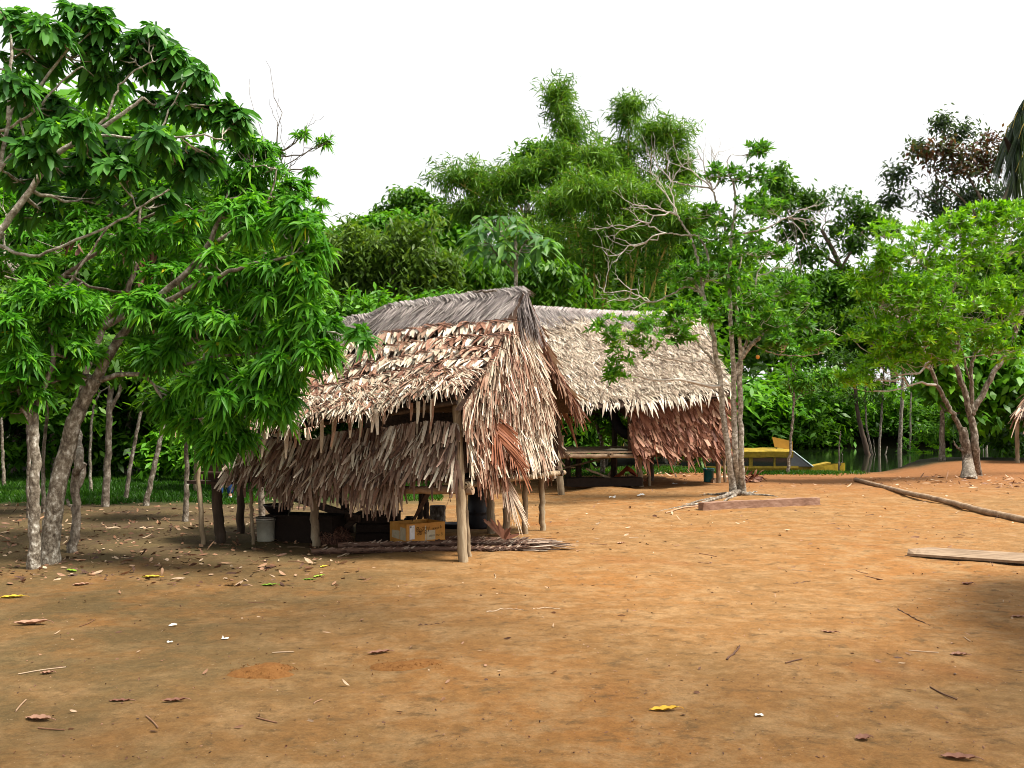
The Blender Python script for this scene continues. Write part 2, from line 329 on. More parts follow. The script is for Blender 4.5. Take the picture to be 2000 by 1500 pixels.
# ------------------------------------------------------------------ ground and water
def axis(lo, hi, c0, c1, fine, growth=1.045):
    mid = np.arange(c0, c1, fine); out = [mid]
    a, s = [c1], fine
    while a[-1] < hi: s *= growth; a.append(a[-1] + s)
    b, s = [c0 - fine], fine
    while b[-1] > lo: s *= growth; b.append(b[-1] - s)
    return np.concatenate([b[::-1], mid, a])
def build_ground():
    xs = axis(-140, 170, -6, 9, .075); ys = axis(-30, 220, 3, 15, .07, 1.03)
    X, Y = np.meshgrid(xs, ys); Z = terr(X, Y)
    m, n, l, b = newmat('packed_earth')
    tc = n.new("ShaderNodeTexCoord")
    def nz(scale, detail=5, rough=.6, st=(1, 1, 1), dist=0.0):
        mp = n.new("ShaderNodeMapping"); mp.inputs["Scale"].default_value = st; l.new(tc.outputs["Object"], mp.inputs[0])
        t = n.new("ShaderNodeTexNoise"); t.inputs["Scale"].default_value = scale; t.inputs["Detail"].default_value = detail
        t.inputs["Roughness"].default_value = rough; t.inputs["Distortion"].default_value = dist; l.new(mp.outputs[0], t.inputs["Vector"]); return t.outputs["Fac"]
    def mix(fac, a, c, mode='MIX'):
        t = n.new("ShaderNodeMixRGB"); t.blend_type = mode
        for s_, v in zip(t.inputs, (fac, a, c)):
            if hasattr(v, 'links') or hasattr(v, 'is_linked'): l.new(v, s_)
            elif isinstance(v, tuple): s_.default_value = (*v, 1)
            else: s_.default_value = v
        return t.outputs[0]
    def rp(fac, a, c):
        r = ramp(n, [(a, (0, 0, 0)), (c, (1, 1, 1))]); l.new(fac, r.inputs[0]); return r.outputs[0]
    base = mix(rp(nz(.32, 4), .36, .62), (.208, .113, .042), (.246, .112, .033))
    base = mix(rp(nz(2.4, 11, .74, (1, 1.15, 1)), .46, .62), base, (.285, .168, .074))       # pale dry dust patches
    base = mix(rp(nz(5.0, 11, .76, (.95, 1.2, 1), .2), .53, .64), base, (.135, .076, .030))     # damp darker smears
    base = mix(rp(nz(.55, 3, .5), .60, .78), base, (.215, .080, .020))                         # redder earth
    sx = n.new("ShaderNodeSeparateXYZ"); l.new(tc.outputs["Object"], sx.inputs[0])
    def mp_(sock, a, c):
        t = n.new("ShaderNodeMapRange"); t.interpolation_type = 'SMOOTHSTEP'; t.inputs[1].default_value = a; t.inputs[2].default_value = c; l.new(sock, t.inputs[0]); return t.outputs[0]
    def mul(a, c):
        t = n.new("ShaderNodeMath"); t.operation = 'MULTIPLY'
        for s_, v in zip(t.inputs, (a, c)):
            if hasattr(v, 'is_linked'): l.new(v, s_)
            else: s_.default_value = v
        return t.outputs[0]
    # tree shade painted into the soil colour on the left, olive shade tints, grass soil further back, red bank soil
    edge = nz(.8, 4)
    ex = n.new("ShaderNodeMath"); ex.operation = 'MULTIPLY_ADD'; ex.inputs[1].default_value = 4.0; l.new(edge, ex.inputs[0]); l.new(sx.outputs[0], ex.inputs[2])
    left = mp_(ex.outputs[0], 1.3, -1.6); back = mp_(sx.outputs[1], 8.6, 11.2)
    base = mix(mul(mul(left, back), .95), base, (.060, .038, .025))  # shade under the left trees, painted as a darker soil colour
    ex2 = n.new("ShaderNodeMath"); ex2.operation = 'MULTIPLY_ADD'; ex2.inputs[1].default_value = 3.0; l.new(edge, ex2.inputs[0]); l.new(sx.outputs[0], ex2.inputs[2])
    shade_tint = mul(mp_(ex2.outputs[0], 1.4, -1.4), rp(nz(1.1, 6, .68), .30, .58)); base = mix(mul(shade_tint, .82), base, (.108, .078, .034))  # olive tint painting shade over the left ground
    near_shade_tint = mul(mp_(sx.outputs[1], 7.5, 4.5), rp(nz(.9, 4, .5, (1, 1, 3)), .50, .72)); base = mix(mul(near_shade_tint, .25), base, (.150, .115, .050))  # weaker tint painting shade over the near foreground
    red = mul(mp_(sx.outputs[1], 17, 24), mp_(sx.outputs[0], 1.5, 6)); base = mix(mul(red, .8), base, (.215, .088, .032))
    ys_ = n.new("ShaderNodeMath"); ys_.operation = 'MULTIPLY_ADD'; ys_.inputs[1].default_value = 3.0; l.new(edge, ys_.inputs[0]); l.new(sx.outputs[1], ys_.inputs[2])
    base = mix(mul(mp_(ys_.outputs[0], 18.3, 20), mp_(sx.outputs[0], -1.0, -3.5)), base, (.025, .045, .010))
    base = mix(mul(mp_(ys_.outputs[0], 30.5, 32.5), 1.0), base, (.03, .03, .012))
    speck = rp(nz(26, 4, .7), .62, .72); base = mix(mul(speck, .55), base, (.10, .055, .030))
    spk2 = rp(nz(40, 2, .5), .70, .76); base = mix(mul(spk2, .5), base, (.40, .30, .19))
    mott = nz(13, 8, .8); g2 = n.new('ShaderNodeMapRange'); g2.inputs[1].default_value = .3; g2.inputs[2].default_value = .7; g2.inputs[3].default_value = .70; g2.inputs[4].default_value = 1.30; l.new(mott, g2.inputs[0]); base = mix(1.0, base, g2.outputs[0], 'MULTIPLY')
    grain = nz(70, 6, .8); gr = n.new("ShaderNodeMapRange"); gr.inputs[3].default_value = .45; gr.inputs[4].default_value = 1.55; l.new(grain, gr.inputs[0])
    base = mix(1.0, base, gr.outputs[0], 'MULTIPLY')
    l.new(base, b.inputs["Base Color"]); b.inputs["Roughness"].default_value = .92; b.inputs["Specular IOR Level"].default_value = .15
    bp = n.new("ShaderNodeBump"); bp.inputs["Strength"].default_value = .55; bp.inputs["Distance"].default_value = .03; l.new(nz(16, 6, .7, (1, 1.4, 1)), bp.inputs["Height"])
    bp2 = n.new("ShaderNodeBump"); bp2.inputs["Strength"].default_value = .5; bp2.inputs["Distance"].default_value = .008; l.new(nz(75, 4, .7), bp2.inputs["Height"])
    l.new(bp.outputs[0], bp2.inputs["Normal"]); l.new(bp2.outputs[0], b.inputs["Normal"])
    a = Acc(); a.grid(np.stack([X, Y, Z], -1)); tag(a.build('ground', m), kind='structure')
    w, n, l, b = newmat('river_water')
    b.inputs["Base Color"].default_value = (.010, .016, .007, 1); b.inputs["Roughness"].default_value = .06; b.inputs["Specular IOR Level"].default_value = .5
    tc = n.new("ShaderNodeTexCoord"); mp = n.new("ShaderNodeMapping"); mp.inputs["Scale"].default_value = (.5, 1.6, 1); l.new(tc.outputs["Object"], mp.inputs[0])
    t = n.new("ShaderNodeTexNoise"); t.inputs["Scale"].default_value = 1.2; t.inputs["Detail"].default_value = 3; l.new(mp.outputs[0], t.inputs["Vector"])
    bp = n.new("ShaderNodeBump"); bp.inputs["Strength"].default_value = .06; bp.inputs["Distance"].default_value = .05; l.new(t.outputs["Fac"], bp.inputs["Height"]); l.new(bp.outputs[0], b.inputs["Normal"])
    a = Acc(); xs = np.linspace(5, 160, 40); ys = np.linspace(30, 84, 30); X, Y = np.meshgrid(xs, ys)
    a.grid(np.stack([X, Y, np.full_like(X, -.38)], -1)); tag(a.build('water', w), kind='structure')
build_ground()

# ------------------------------------------------------------------ thatch
def surf(fn, u, v, out):
    e = 1e-3; p = fn(u, v); dv = (fn(u, v + e) - fn(u, v - e)); du = (fn(u + e, v) - fn(u - e, v))
    dv, du = unit(dv), unit(du); n = unit(np.cross(du, dv)); n = n * np.sign((n @ np.asarray(out, float)))[:, None]
    return p, dv, du, n
def thatch(acc, fn, out, rows, per, L, Wd, lift=.12, side=.25, bias=0.0, off=.03, tint=(.5, .9), droop=.15, v0=0.0, v1=1.0, wild=.08, tpl='strip', under=True, umat=1, thick=.05, mat=0, wave=.5, tspan=0.0, ur=(0, 1), nr=.45, vj=.35):
    if under:
        uu, vv = np.meshgrid(np.linspace(0, 1, 24), np.linspace(0, 1, 12)); p, d, s, n = surf(fn, uu.ravel(), vv.ravel(), out)
        for k in (.0, -thick): acc.grid((p + n * k).reshape(12, 24, 3), .3, umat, False)
    for r in range(rows):
        k = int(per * R(.9, 1.1)); u = R(ur[0], ur[1], k); vb = v0 + (v1 - v0) * (r + .1) / rows
        v = vb + (v1 - v0) / rows * (wave * (vnoise(u * 9, u * 0 + r * 3.3, r + 11) - .5) + R(-vj, vj, k))
        v = np.clip(v, -.01, 1.0)
        p, d, s, n = surf(fn, u, v, out)
        sd = (rng.normal(size=k) * side + bias + side * 1.2 * (vnoise(u * 7, u * 0 + r * 7.1, r + 40) - .5))[:, None]
        lf = np.abs(rng.normal(size=k) * lift * .7 + lift)[:, None]
        w_ = R(0, 1, k) < wild; lf[w_] *= 2.3; sd[w_] *= 2.2
        dd = unit(d + s * sd + n * lf)
        nn = n + nr * rng.normal(size=(k, 3))
        patch = vnoise(u * 5 + r, u * 0 + r * 1.7, 77) - .5
        t = R(tint[0], tint[1], k) + patch * .28 + tspan * (v - .5)
        leaves(acc, p + n * (off + R(0, .03, k)[:, None]), dd, nn, L * R(.6, 1.25, k), Wd * R(.55, 1.3, k), droop * R(.3, 1.5, k), np.clip(t, 0, 1), tpl, mat=mat, fold=.15, curl=R(-.06, .06, k)[:, None])
def post(parent, b, t, r, mat='post', name='post', jit=.006, seg=9, rtop=None):
    b, t = np.asarray(b, float), np.asarray(t, float); b = b - A3(0, 0, .08); a = Acc()
    p = spline([b, b * .6 + t * .4, t], 14, jit); a.tube(p, np.linspace(r, rtop or r * .88, len(p)), seg, rough=.045); return a.build(name, M[mat], parent)
def pole(parent, pts, r, mat='post', name='pole', jit=.006, r1=None):
    a = Acc(); p = spline(pts, 16, jit); a.tube(p, np.linspace(r, r1 or r * .9, len(p)), 9, rough=.05); return a.build(name, M[mat], parent)
def onground(x, y, dz=0): return A3(x, y, float(terr(x, y)) + dz)

# ------------------------------------------------------------------ near hut
O1, U1, V1 = A3(-.57, 10.2, 0), A3(-.923, .385, 0), A3(.385, .923, 0)
def H(t, d, z):
    t, d, z = np.broadcast_arrays(np.asarray(t, float), np.asarray(d, float), np.asarray(z, float))
    return O1 + t[..., None] * U1 + d[..., None] * V1 + z[..., None] * A3(0, 0, 1)
def near_hut():
    h = empty('thatched_hut', onground(-1.5, 11.8), 'near raised thatched hut with grey ridge cap and half open front beside the leafy tree', 'hut')
    ridge_z = lambda t: np.interp(t, [-.2, 1.0, 1.9, 2.3, 3.8], [3.32, 3.27, 3.20, 3.12, 3.02])
    def front(u, v):
        tr, te = -.12 + u * 3.77, -.10 + u * 2.85; rp = H(tr, 1.6, ridge_z(tr) - .03); ep = H(te, -.36, 1.93 - .155 * te + .03 * np.sin(te * 5))
        p = rp * (1 - v)[..., None] + ep * v[..., None]; p[..., 2] -= .10 * np.sin(np.pi * np.clip(v, 0, 1)) + .03 * np.sin(u * 9 + v * 4); return p
    def back(u, v):
        tr, te = -.12 + u * 3.77, -.26 + u * 3.45; rp = H(tr, 1.6, ridge_z(tr) - .03); ep = H(te, 3.5, 1.82 + 0 * u)
        p = rp * (1 - v)[..., None] + ep * v[..., None]; p[..., 2] -= .10 * np.sin(np.pi * np.clip(v, 0, 1)); return p
    of, ob = -V1 * .6 + A3(0, 0, .8), V1 * .6 + A3(0, 0, .8)
    a = Acc()
    thatch(a, front, of, 6, 125, .29, .080, lift=.10, side=.15, bias=-.06, tint=(.50, 1.08), v0=.19, v1=.99, droop=.14, wild=.03, wave=.12, tpl='lance', nr=.14, vj=.09)
    thatch(a, front, of, 6, 60, .26, .040, lift=.13, side=.3, bias=-.2, tint=(.30, .85), under=False, v0=.19, v1=.99, droop=.12, wild=.1, wave=.12, nr=.3, vj=.12)
    thatch(a, front, of, 6, 34, .29, .075, lift=.13, side=.2, tint=(.26, .46), under=False, v0=.19, v1=.99, wild=.1, tpl='lance', ur=(0, .42), nr=.2, vj=.1)
    thatch(a, front, of, 5, 24, .28, .075, lift=.13, side=.2, tint=(.30, .48), under=False, v0=.19, v1=.75, wild=.1, tpl='lance', ur=(.45, .95), nr=.2, vj=.1)
    thatch(a, front, of, 6, 150, .24, .013, lift=.16, side=.5, bias=-2.6, tint=(.05, .45), under=False, v0=.19, v1=.99, wild=.05, wave=.12, off=.05, vj=.05)
    thatch(a, front, of, 3, 420, .22, .016, lift=.2, side=.5, bias=-.7, tint=(.30, .95), under=False, v0=.72, v1=.97, wild=.1, wave=.3, off=.05, droop=.2)
    thatch(a, front, of, 1, 260, .15, .022, lift=.06, side=.7, bias=-.3, tint=(.40, .95), under=False, v0=.96, v1=1.0, droop=.6)
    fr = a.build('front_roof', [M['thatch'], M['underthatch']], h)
    a = Acc(); thatch(a, back, ob, 9, 190, .45, .045, lift=.12, side=.28, tint=(.4, .8), v0=.1, v1=.97)
    thatch(a, back, ob, 1, 110, .38, .04, lift=.06, side=.3, tint=(.2, .6), under=False, v0=.96, v1=1.02, droop=.8)
    n = 420; k = R(0, 1, n); p = back(np.zeros(n), k) + rng.normal(size=(n, 3)) * .02; leaves(a, p, -A3(0, 0, 1) * R(.3, 1, n)[:, None] + V1 * R(.1, .7, n)[:, None] - U1 * R(-.1, .25, n)[:, None], np.tile(-U1, (n, 1)) + rng.normal(size=(n, 3)) * .5, R(.12, .34, n), .026, .1, R(.12, .55, n), 'strip')
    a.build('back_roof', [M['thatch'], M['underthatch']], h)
    a = Acc()                                                     # folded fronds over the ridge
    for lo, hi, z0, seedt in ((-.14, 2.02, .05, .5), (1.9, 3.7, .0, .58)):
        for sgn, oo in ((-1, of), (1, ob)):
            def cap(u, v, lo=lo, hi=hi, z0=z0, sgn=sgn):
                t = lo + u * (hi - lo); d = 1.6 + sgn * v * .40; return H(t, d, ridge_z(t) + .05 + z0 - v * .40 - .06 * v * v)
            thatch(a, cap, oo, 5, 520, .30, .015, lift=.05, side=.28, bias=.55, tint=(.25, .8), v0=-.02, v1=.85, wild=.03, droop=.15, off=.012, thick=.03)
            thatch(a, cap, oo, 1, 420, .17, .016, lift=.05, side=.2, bias=-.9, tint=(.4, 1), v0=.0, v1=.2, wild=.02, droop=.05, off=.03, under=False)
    n = 520; t = R(-.18, -.08, n); s = np.sign(rng.normal(size=n)); d = 1.6 + s * R(.0, .26, n)
    p = H(t, d, ridge_z(0) + .05 - np.abs(d - 1.6) * 1.0)
    leaves(a, p, -U1 * R(-.05, .30, n)[:, None] + V1 * (s * R(.0, .25, n))[:, None] - A3(0, 0, 1) * R(.5, 1, n)[:, None], np.tile(-U1, (n, 1)) + rng.normal(size=(n, 3)) * .5, R(.15, .50, n), .015, .1, R(.1, .7, n), 'strip')
    rc = a.build('ridge_cap', [M['ridge_grey'], M['underthatch']], h)
    rs = pole(h, [H(.55, 1.45, 3.40), H(.2, 1.42, 3.385)], .014, 'bark_grey', 'ridge_stick'); under(rc, rs)
    # gable end: two tiers, upper one flares out
    def gable(u, v):
        top = H(-.02, 1.34 + u * .46, 3.02 - .05 * u); bot = H(-.08 - .04 * u, -.30 + u * 2.85, 1.76 - .06 * u + .05 * np.sin(u * 6))
        w = v ** .95; p = top * (1 - w)[..., None] + bot * w[..., None]; return p - U1 * (.07 * np.sin(np.pi * np.clip(v, 0, 1)))[..., None]
    def gable2(u, v): return H(-.03 - .03 * u - .04 * v, u * 2.75 - .10, 1.78 - v * .74 + .05 * np.sin(u * 5))
    og = -U1 + A3(0, 0, .3)
    a = Acc()
    thatch(a, gable, og, 9, 210, .30, .036, lift=.14, side=.20, bias=.0, tint=(.50, .98), v0=.0, v1=.97, droop=.28, wild=.06, wave=.3, nr=.3, vj=.18)
    thatch(a, gable, og, 9, 150, .34, .016, lift=.14, side=.3, bias=.1, tint=(.25, .9), under=False, v0=.0, v1=.97, droop=.28, wild=.1)
    thatch(a, gable, og, 6, 40, .30, .05, lift=.16, side=.25, tint=(.24, .42), under=False, v0=.05, v1=.95, droop=.2, ur=(0, .5))
    thatch(a, gable, og, 4, 70, .45, .022, lift=.14, side=.2, bias=.2, tint=(.18, .45), under=False, v0=.0, v1=.8, droop=.3)
    n = 260; k = R(0, 1, n); p = H(-.13, 1.34 - k * 1.6, 3.04 - k * 1.24); leaves(a, p, -A3(0, 0, 1) + V1 * R(-.5, .25, n)[:, None] - U1 * R(0, .25, n)[:, None], np.tile(-U1, (n, 1)) + rng.normal(size=(n, 3)) * .5, R(.2, .42, n), .03, .1, R(.22, .75, n), 'strip')
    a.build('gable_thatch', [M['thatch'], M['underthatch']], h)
    a = Acc()
    thatch(a, gable2, og, 5, 200, .30, .034, lift=.15, side=.18, wave=.3, nr=.3, tint=(.46, 1.0), v0=.0, v1=.84, droop=.1, wild=.07)
    n = 420; k = R(0, 1, n); p = H(-.16, .02 + R(0, 1.2, n) * (1 - .3 * k), 1.78 - k * .75); leaves(a, p, -A3(0, 0, 1) + V1 * R(-.1, .3, n)[:, None] - U1 * R(0, .2, n)[:, None], np.tile(-U1, (n, 1)) + rng.normal(size=(n, 3)) * .5, R(.2, .38, n), .026, .1, R(.25, .55, n), 'strip')
    ew = a.build('end_wall', [M['thatch'], M['underthatch']], h)
    def fan(c, ax, nrm, n, L, spread, w, tint, name, rib=True):
        a = Acc(); c = np.asarray(c, float); ax = unit(ax); nrm = unit(nrm); sdv = np.cross(nrm, ax)
        k = np.linspace(0, 1, n); side = np.where(np.arange(n) % 2, 1, -1)
        p = c + ax * (k * L * .55)[:, None] + nrm * .02
        d = ax * np.cos(spread * (1 - k * .5))[:, None] + sdv * (np.sin(spread * (1 - k * .5)) * side)[:, None]
        leaves(a, p, d + rng.normal(size=(n, 3)) * .05, np.tile(nrm, (n, 1)) + rng.normal(size=(n, 3)) * .35, L * .55 * R(.75, 1.1, n), w, .22, np.clip(tint + R(-.14, .14, n), 0, 1), 'strip', curl=.05)
        if rib: a.tube(spline([c - ax * .08, c + ax * L * .3, c + ax * L * .62 - A3(0, 0, .02)], 8), np.linspace(.014, .005, 9), 6, tint=tint)
        o = a.build(name, M['rust' if tint < .4 else 'thatch'], h); under(ew, o); return o
    q = P(945, 800, 10.7); fan(q, P(985, 880, 10.6) - q, -U1 - V1 * .4, 90, .78, 1.0, .030, .39, 'red_frond')
    q = P(985, 835, 11.2); fan(q, P(1010, 905, 11.1) - q, -U1, 70, .75, .8, .030, .36, 'red_frond')
    q = P(975, 915, 11.0); fan(q, P(1005, 990, 11.0) - q, -U1 - V1 * .4, 60, .72, .40, .020, .62, 'hanging_frond')
    q = P(1064, 870, 12.9); fan(q, P(1070, 930, 12.9) - q, -U1, 30, .5, .4, .03, .36, 'red_frond')
    # front wall below the open gap
    def wall(u, v): return H(u * 3.32 - .02, -.12 - .05 * v, 1.61 - .19 * u - v * (.72 - .16 * u) + .05 * np.sin(u * 7) + .03 * np.sin(u * 17))
    a = Acc(); ow = -V1
    thatch(a, wall, ow, 4, 300, .27, .036, lift=.30, side=.20, bias=.05, tint=(.06, .98), v0=.0, v1=.90, droop=.0, wild=.07, wave=.30, vj=.12)
    thatch(a, wall, ow, 2, 45, .36, .05, lift=.1, side=.2, tint=(.2, .5), under=False, v0=.5, v1=.98, droop=.05, wild=.2)
    fw = a.build('front_wall', [M['thatch_wall'], M['underthatch']], h)
    for t0, t1, z0, L, k in ((.75, 1.45, .98, .40, 130), (1.35, 2.0, .96, .26, 80), (1.95, 2.55, .93, .34, 60), (2.5, 2.7, .95, .26, 20)):
        a = Acc(); n = k; p = H(R(t0, t1, n), R(-.16, -.08, n), R(z0 - .08, z0, n))
        leaves(a, p, A3(0, 0, -1) + rng.normal(size=(n, 3)) * A3(.14, .10, .02), np.tile(-V1, (n, 1)) + rng.normal(size=(n, 3)) * .4, L * R(.6, 1.2, n), .034, .0, R(.2, .75, n), 'strip', curl=.06)
        under(fw, a.build('hanging_frond', M['thatch_wall'], h))
    a = Acc(); n = 26; p = H(R(.15, 2.6, n), -.38, 0); p[:, 2] = 1.93 - .155 * ((p - O1) @ U1)
    leaves(a, p, A3(0, 0, -1) + rng.normal(size=(n, 3)) * .12, np.tile(-V1, (n, 1)) + rng.normal(size=(n, 3)) * .5, R(.18, .42, n), .048, .0, R(.3, .95, n), 'strip', curl=.1)
    under(fr, a.build('eave_leaves', M['thatch'], h))
    def bwall(u, v): return H(u * 3.4, 3.3, 1.8 - v * .9)
    a = Acc(); thatch(a, bwall, V1, 4, 120, .35, .05, lift=.12, side=.2, tint=(.2, .8), v0=0, v1=.9); a.build('back_wall', [M['thatch_wall'], M['underthatch']], h)
    # frame
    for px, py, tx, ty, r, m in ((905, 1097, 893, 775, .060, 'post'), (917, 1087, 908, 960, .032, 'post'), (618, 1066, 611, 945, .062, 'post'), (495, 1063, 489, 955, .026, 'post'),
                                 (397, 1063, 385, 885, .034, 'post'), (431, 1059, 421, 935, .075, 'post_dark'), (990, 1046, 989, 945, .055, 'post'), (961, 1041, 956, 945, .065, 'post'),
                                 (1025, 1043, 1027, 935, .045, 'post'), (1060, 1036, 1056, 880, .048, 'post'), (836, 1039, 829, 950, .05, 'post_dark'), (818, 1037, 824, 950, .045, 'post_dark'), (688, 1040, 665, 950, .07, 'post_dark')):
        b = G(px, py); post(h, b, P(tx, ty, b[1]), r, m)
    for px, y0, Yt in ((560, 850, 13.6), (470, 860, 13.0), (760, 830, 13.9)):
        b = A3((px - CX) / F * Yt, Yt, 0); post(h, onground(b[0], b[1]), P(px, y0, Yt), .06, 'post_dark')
    pole(h, [P(700, 955, 10.75), P(810, 957, 10.45), P(924, 958, 10.12)], .046, 'log', 'floor_beam', r1=.05)
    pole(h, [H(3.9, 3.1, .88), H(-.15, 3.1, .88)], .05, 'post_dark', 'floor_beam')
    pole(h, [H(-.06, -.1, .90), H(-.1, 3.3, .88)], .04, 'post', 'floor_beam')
    pole(h, [H(-.02, -.2, 1.86), H(2.7, -.2, 1.5)], .03, 'post_dark', 'eave_pole')
    a = Acc()
    for k in range(15): a.box(H(1.95, .05 + k * .225, .955 + .006 * (k % 2)), (U1, V1, A3(0, 0, 1)), (4.0, .2, .03))
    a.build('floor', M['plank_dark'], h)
    a = Acc()
    for k in range(3): a.box(P(437, 899 + k * 16, 11.75 - .004 * k), (unit(A3(1, -.35, .0)), A3(.35, 1, 0), A3(0, 0, 1)), (.66, .03, .104))
    a.box(P(437, 940, 12.1), (unit(A3(1, -.35, 0)), A3(.35, 1, 0), A3(0, 0, 1)), (.68, .7, .04))
    a.build('plank_box', M['plank_dark'], h)
    a = Acc(); a.box((P(542, 962, 13.2) + P(705, 1014, 12.0)) / 2, (P(705, 1014, 12.0) - P(542, 962, 13.2), A3(.6, .8, 0), A3(0, 0, 1)), (1.85, .05, .10)); a.build('brace_plank', M['plank_dark'], h)
    a = Acc(); a.box((P(662, 1042, 12.2) + P(712, 1000, 12.3)) / 2, (P(712, 1000, 12.3) - P(662, 1042, 12.2), A3(.1, 1, 0), A3(-.6, 0, 1)), (.55, .05, .08)); a.build('brace_plank', M['plank_dark'], h)
near_hut()

# ------------------------------------------------------------------ large hut behind
O2 = A3(1.15, 20.1, 0); U2 = unit(A3(4.15, 1.1, 0)); V2 = A3(-U2[1], U2[0], 0)
def H2(t, d, z):
    t, d, z = np.broadcast_arrays(np.asarray(t, float), np.asarray(d, float), np.asarray(z, float))
    return O2 + t[..., None] * U2 + d[..., None] * V2 + z[..., None] * A3(0, 0, 1)
def large_hut():
    h = empty('thatched_hut', H2(2, 2, .1), 'long pale thatched hut with a red brown leaf wall, behind the near hut', 'hut')
    def front(u, v):
        tr, te = -.9 + u * 5.5, -.75 + u * 4.95; rz = 4.52 + .02 * np.sin(u * 8); ez = np.interp(u, [0, .3, .7, 1], [1.98, 2.0, 2.12, 2.36])
        p = H2(tr, 2.3, rz) * (1 - v)[..., None] + H2(te, -.38, ez) * v[..., None]; p[..., 2] -= .10 * np.sin(np.pi * np.clip(v, 0, 1)) + .03 * np.sin(u * 11 + v * 3); return p
    def back(u, v):
        t = -.9 + u * 5.4; p = H2(t, 2.3, 4.5 + 0 * u) * (1 - v)[..., None] + H2(t, 5.2, 1.9 + 0 * u) * v[..., None]; return p
    of, ob = -V2 * .7 + A3(0, 0, .7), V2 * .7 + A3(0, 0, .7)
    a = Acc()
    thatch(a, front, of, 20, 560, .27, .030, lift=.11, side=.32, bias=.24, tint=(.30, .98), v0=.06, v1=.93, droop=.1, wild=.06, wave=.9, tspan=-.05)
    thatch(a, front, of, 12, 300, .18, .022, lift=.22, side=.8, bias=.3, tint=(.0, .6), under=False, v0=.1, v1=.95, wild=.25, off=.05, droop=.1)
    thatch(a, front, of, 1, 150, .26, .06, lift=.05, side=.4, tint=(.5, 1), under=False, v0=.95, v1=1.01, droop=.7, tpl='lance')
    a.build('front_roof', [M['thatch_pale'], M['underthatch']], h)
    a = Acc(); thatch(a, back, ob, 9, 200, .6, .06, lift=.1, side=.25, tint=(.3, .8), v0=.05, v1=.97); a.build('back_roof', [M['thatch_pale'], M['underthatch']], h)
    a = Acc()
    for sgn, oo in ((-1, of), (1, ob)):
        def cap(u, v, sgn=sgn):
            t = -.95 + u * 5.5; return H2(t, 2.3 + sgn * v * .48, 4.60 + .02 * np.sin(u * 8) - v * .50 - .04 * v * v)
        thatch(a, cap, oo, 6, 620, .34, .018, lift=.05, side=.2, bias=.45, tint=(.35, .85), v0=-.02, v1=.92, wild=.03, off=.012, thick=.03)
        thatch(a, cap, oo, 1, 600, .2, .02, lift=.05, side=.15, bias=-.8, tint=(.55, 1), v0=0, v1=.2, wild=.02, off=.03, under=False)
    a.build('ridge_cap', [M['ridge_grey'], M['underthatch']], h)
    def gable(u, v):
        top = H2(4.42, 2.2 + u * .2, 4.25 + 0 * u); bot = H2(4.2, -.2 + u * 5.0, 2.0 + 0 * u); return top * (1 - v)[..., None] + bot * v[..., None]
    a = Acc(); thatch(a, gable, U2 + A3(0, 0, .2), 8, 150, .5, .045, lift=.12, side=.2, tint=(.3, .9), v0=.02, v1=.95); a.build('gable_thatch', [M['thatch_red'], M['underthatch']], h)
    zb = lambda t: .04 * t
    def wall(u, v): return H2(1.62 + u * 2.55, -.03 - .06 * v, 2.22 - v * 1.34 + .03 * np.sin(u * 8))
    a = Acc(); thatch(a, wall, -V2, 6, 120, .38, .075, lift=.24, side=.30, bias=.42, tint=(.25, .98), v0=.0, v1=.90, droop=.0, wild=.08, tpl='blunt', wave=.3, nr=.3, vj=.14)
    thatch(a, wall, -V2, 6, 60, .34, .04, lift=.24, side=.5, bias=.40, tint=(.2, .8), under=False, v0=.0, v1=.93, droop=.0, wild=.12, tpl='strip', wave=1.1)
    thatch(a, wall, -V2, 2, 45, .55, .075, lift=.15, side=.3, bias=.6, tint=(.4, .8), under=False, v0=.55, v1=1.0, droop=.0, tpl='lance')
    thatch(a, wall, -V2, 1, 26, .55, .06, lift=.1, side=.4, bias=.3, tint=(.4, .8), under=False, v0=.92, v1=1.02, droop=.0, tpl='lance')
    a.build('front_wall', [M['thatch_red'], M['underthatch']], h)
    def swall(u, v): return H2(4.17 + .05 * v, u * 4.4, 2.22 - v * 1.3)
    a = Acc(); thatch(a, swall, U2, 7, 130, .46, .06, lift=.16, side=.3, tint=(.25, .85), v0=0, v1=.93, droop=0); a.build('side_wall', [M['thatch_red'], M['underthatch']], h)
    for px, py, tx, ty, r, m in ((1098, 966, 1079, 800, .085, 'post'), (1252, 950, 1246, 870, .07, 'post'), (1270, 949, 1264, 870, .04, 'post'), (1404, 943, 1400, 850, .065, 'post'), (1416, 942, 1414, 850, .04, 'post')):
        b = G(px, py); post(h, b, P(tx, ty, b[1]), r, m)
    for t, d in ((.3, 4.3), (1.3, 4.3), (3.0, 4.3), (4.1, 4.3), (2.3, 2.6), (3.2, 2.2), (1.25, 2.4), (.95, 2.4)):
        p = H2(t, d, 0); post(h, onground(p[0], p[1]), H2(t, d, 2.3 if d > 4 else .9), .085, 'post_dark')
    a = Acc()
    for k in range(18): a.box(H2(1.8, .0 + k * .245, .965 + .006 * (k % 2)), (U2, V2, A3(0, 0, 1)), (4.7, .225, .035))
    a.build('floor', M['plank'], h)
    pole(h, [H2(-.5, -.10, .885), H2(.5, -.12, .88), H2(1.75, -.1, .875)], .055, 'log', 'floor_beam'); pole(h, [H2(1.7, -.02, .88), H2(4.2, -.02, .9)], .05, 'post_dark', 'floor_beam')
    pole(h, [H2(1.12, .3, .885), H2(1.12, -.28, .905)], .06, 'log', 'joist'); pole(h, [H2(.12, .3, .885), H2(.12, -.3, .905)], .05, 'log', 'joist')
    pole(h, [H2(-.7, -.05, 2.0), H2(2, -.05, 2.05), H2(4.2, -.05, 2.2)], .045, 'post_dark', 'eave_pole')
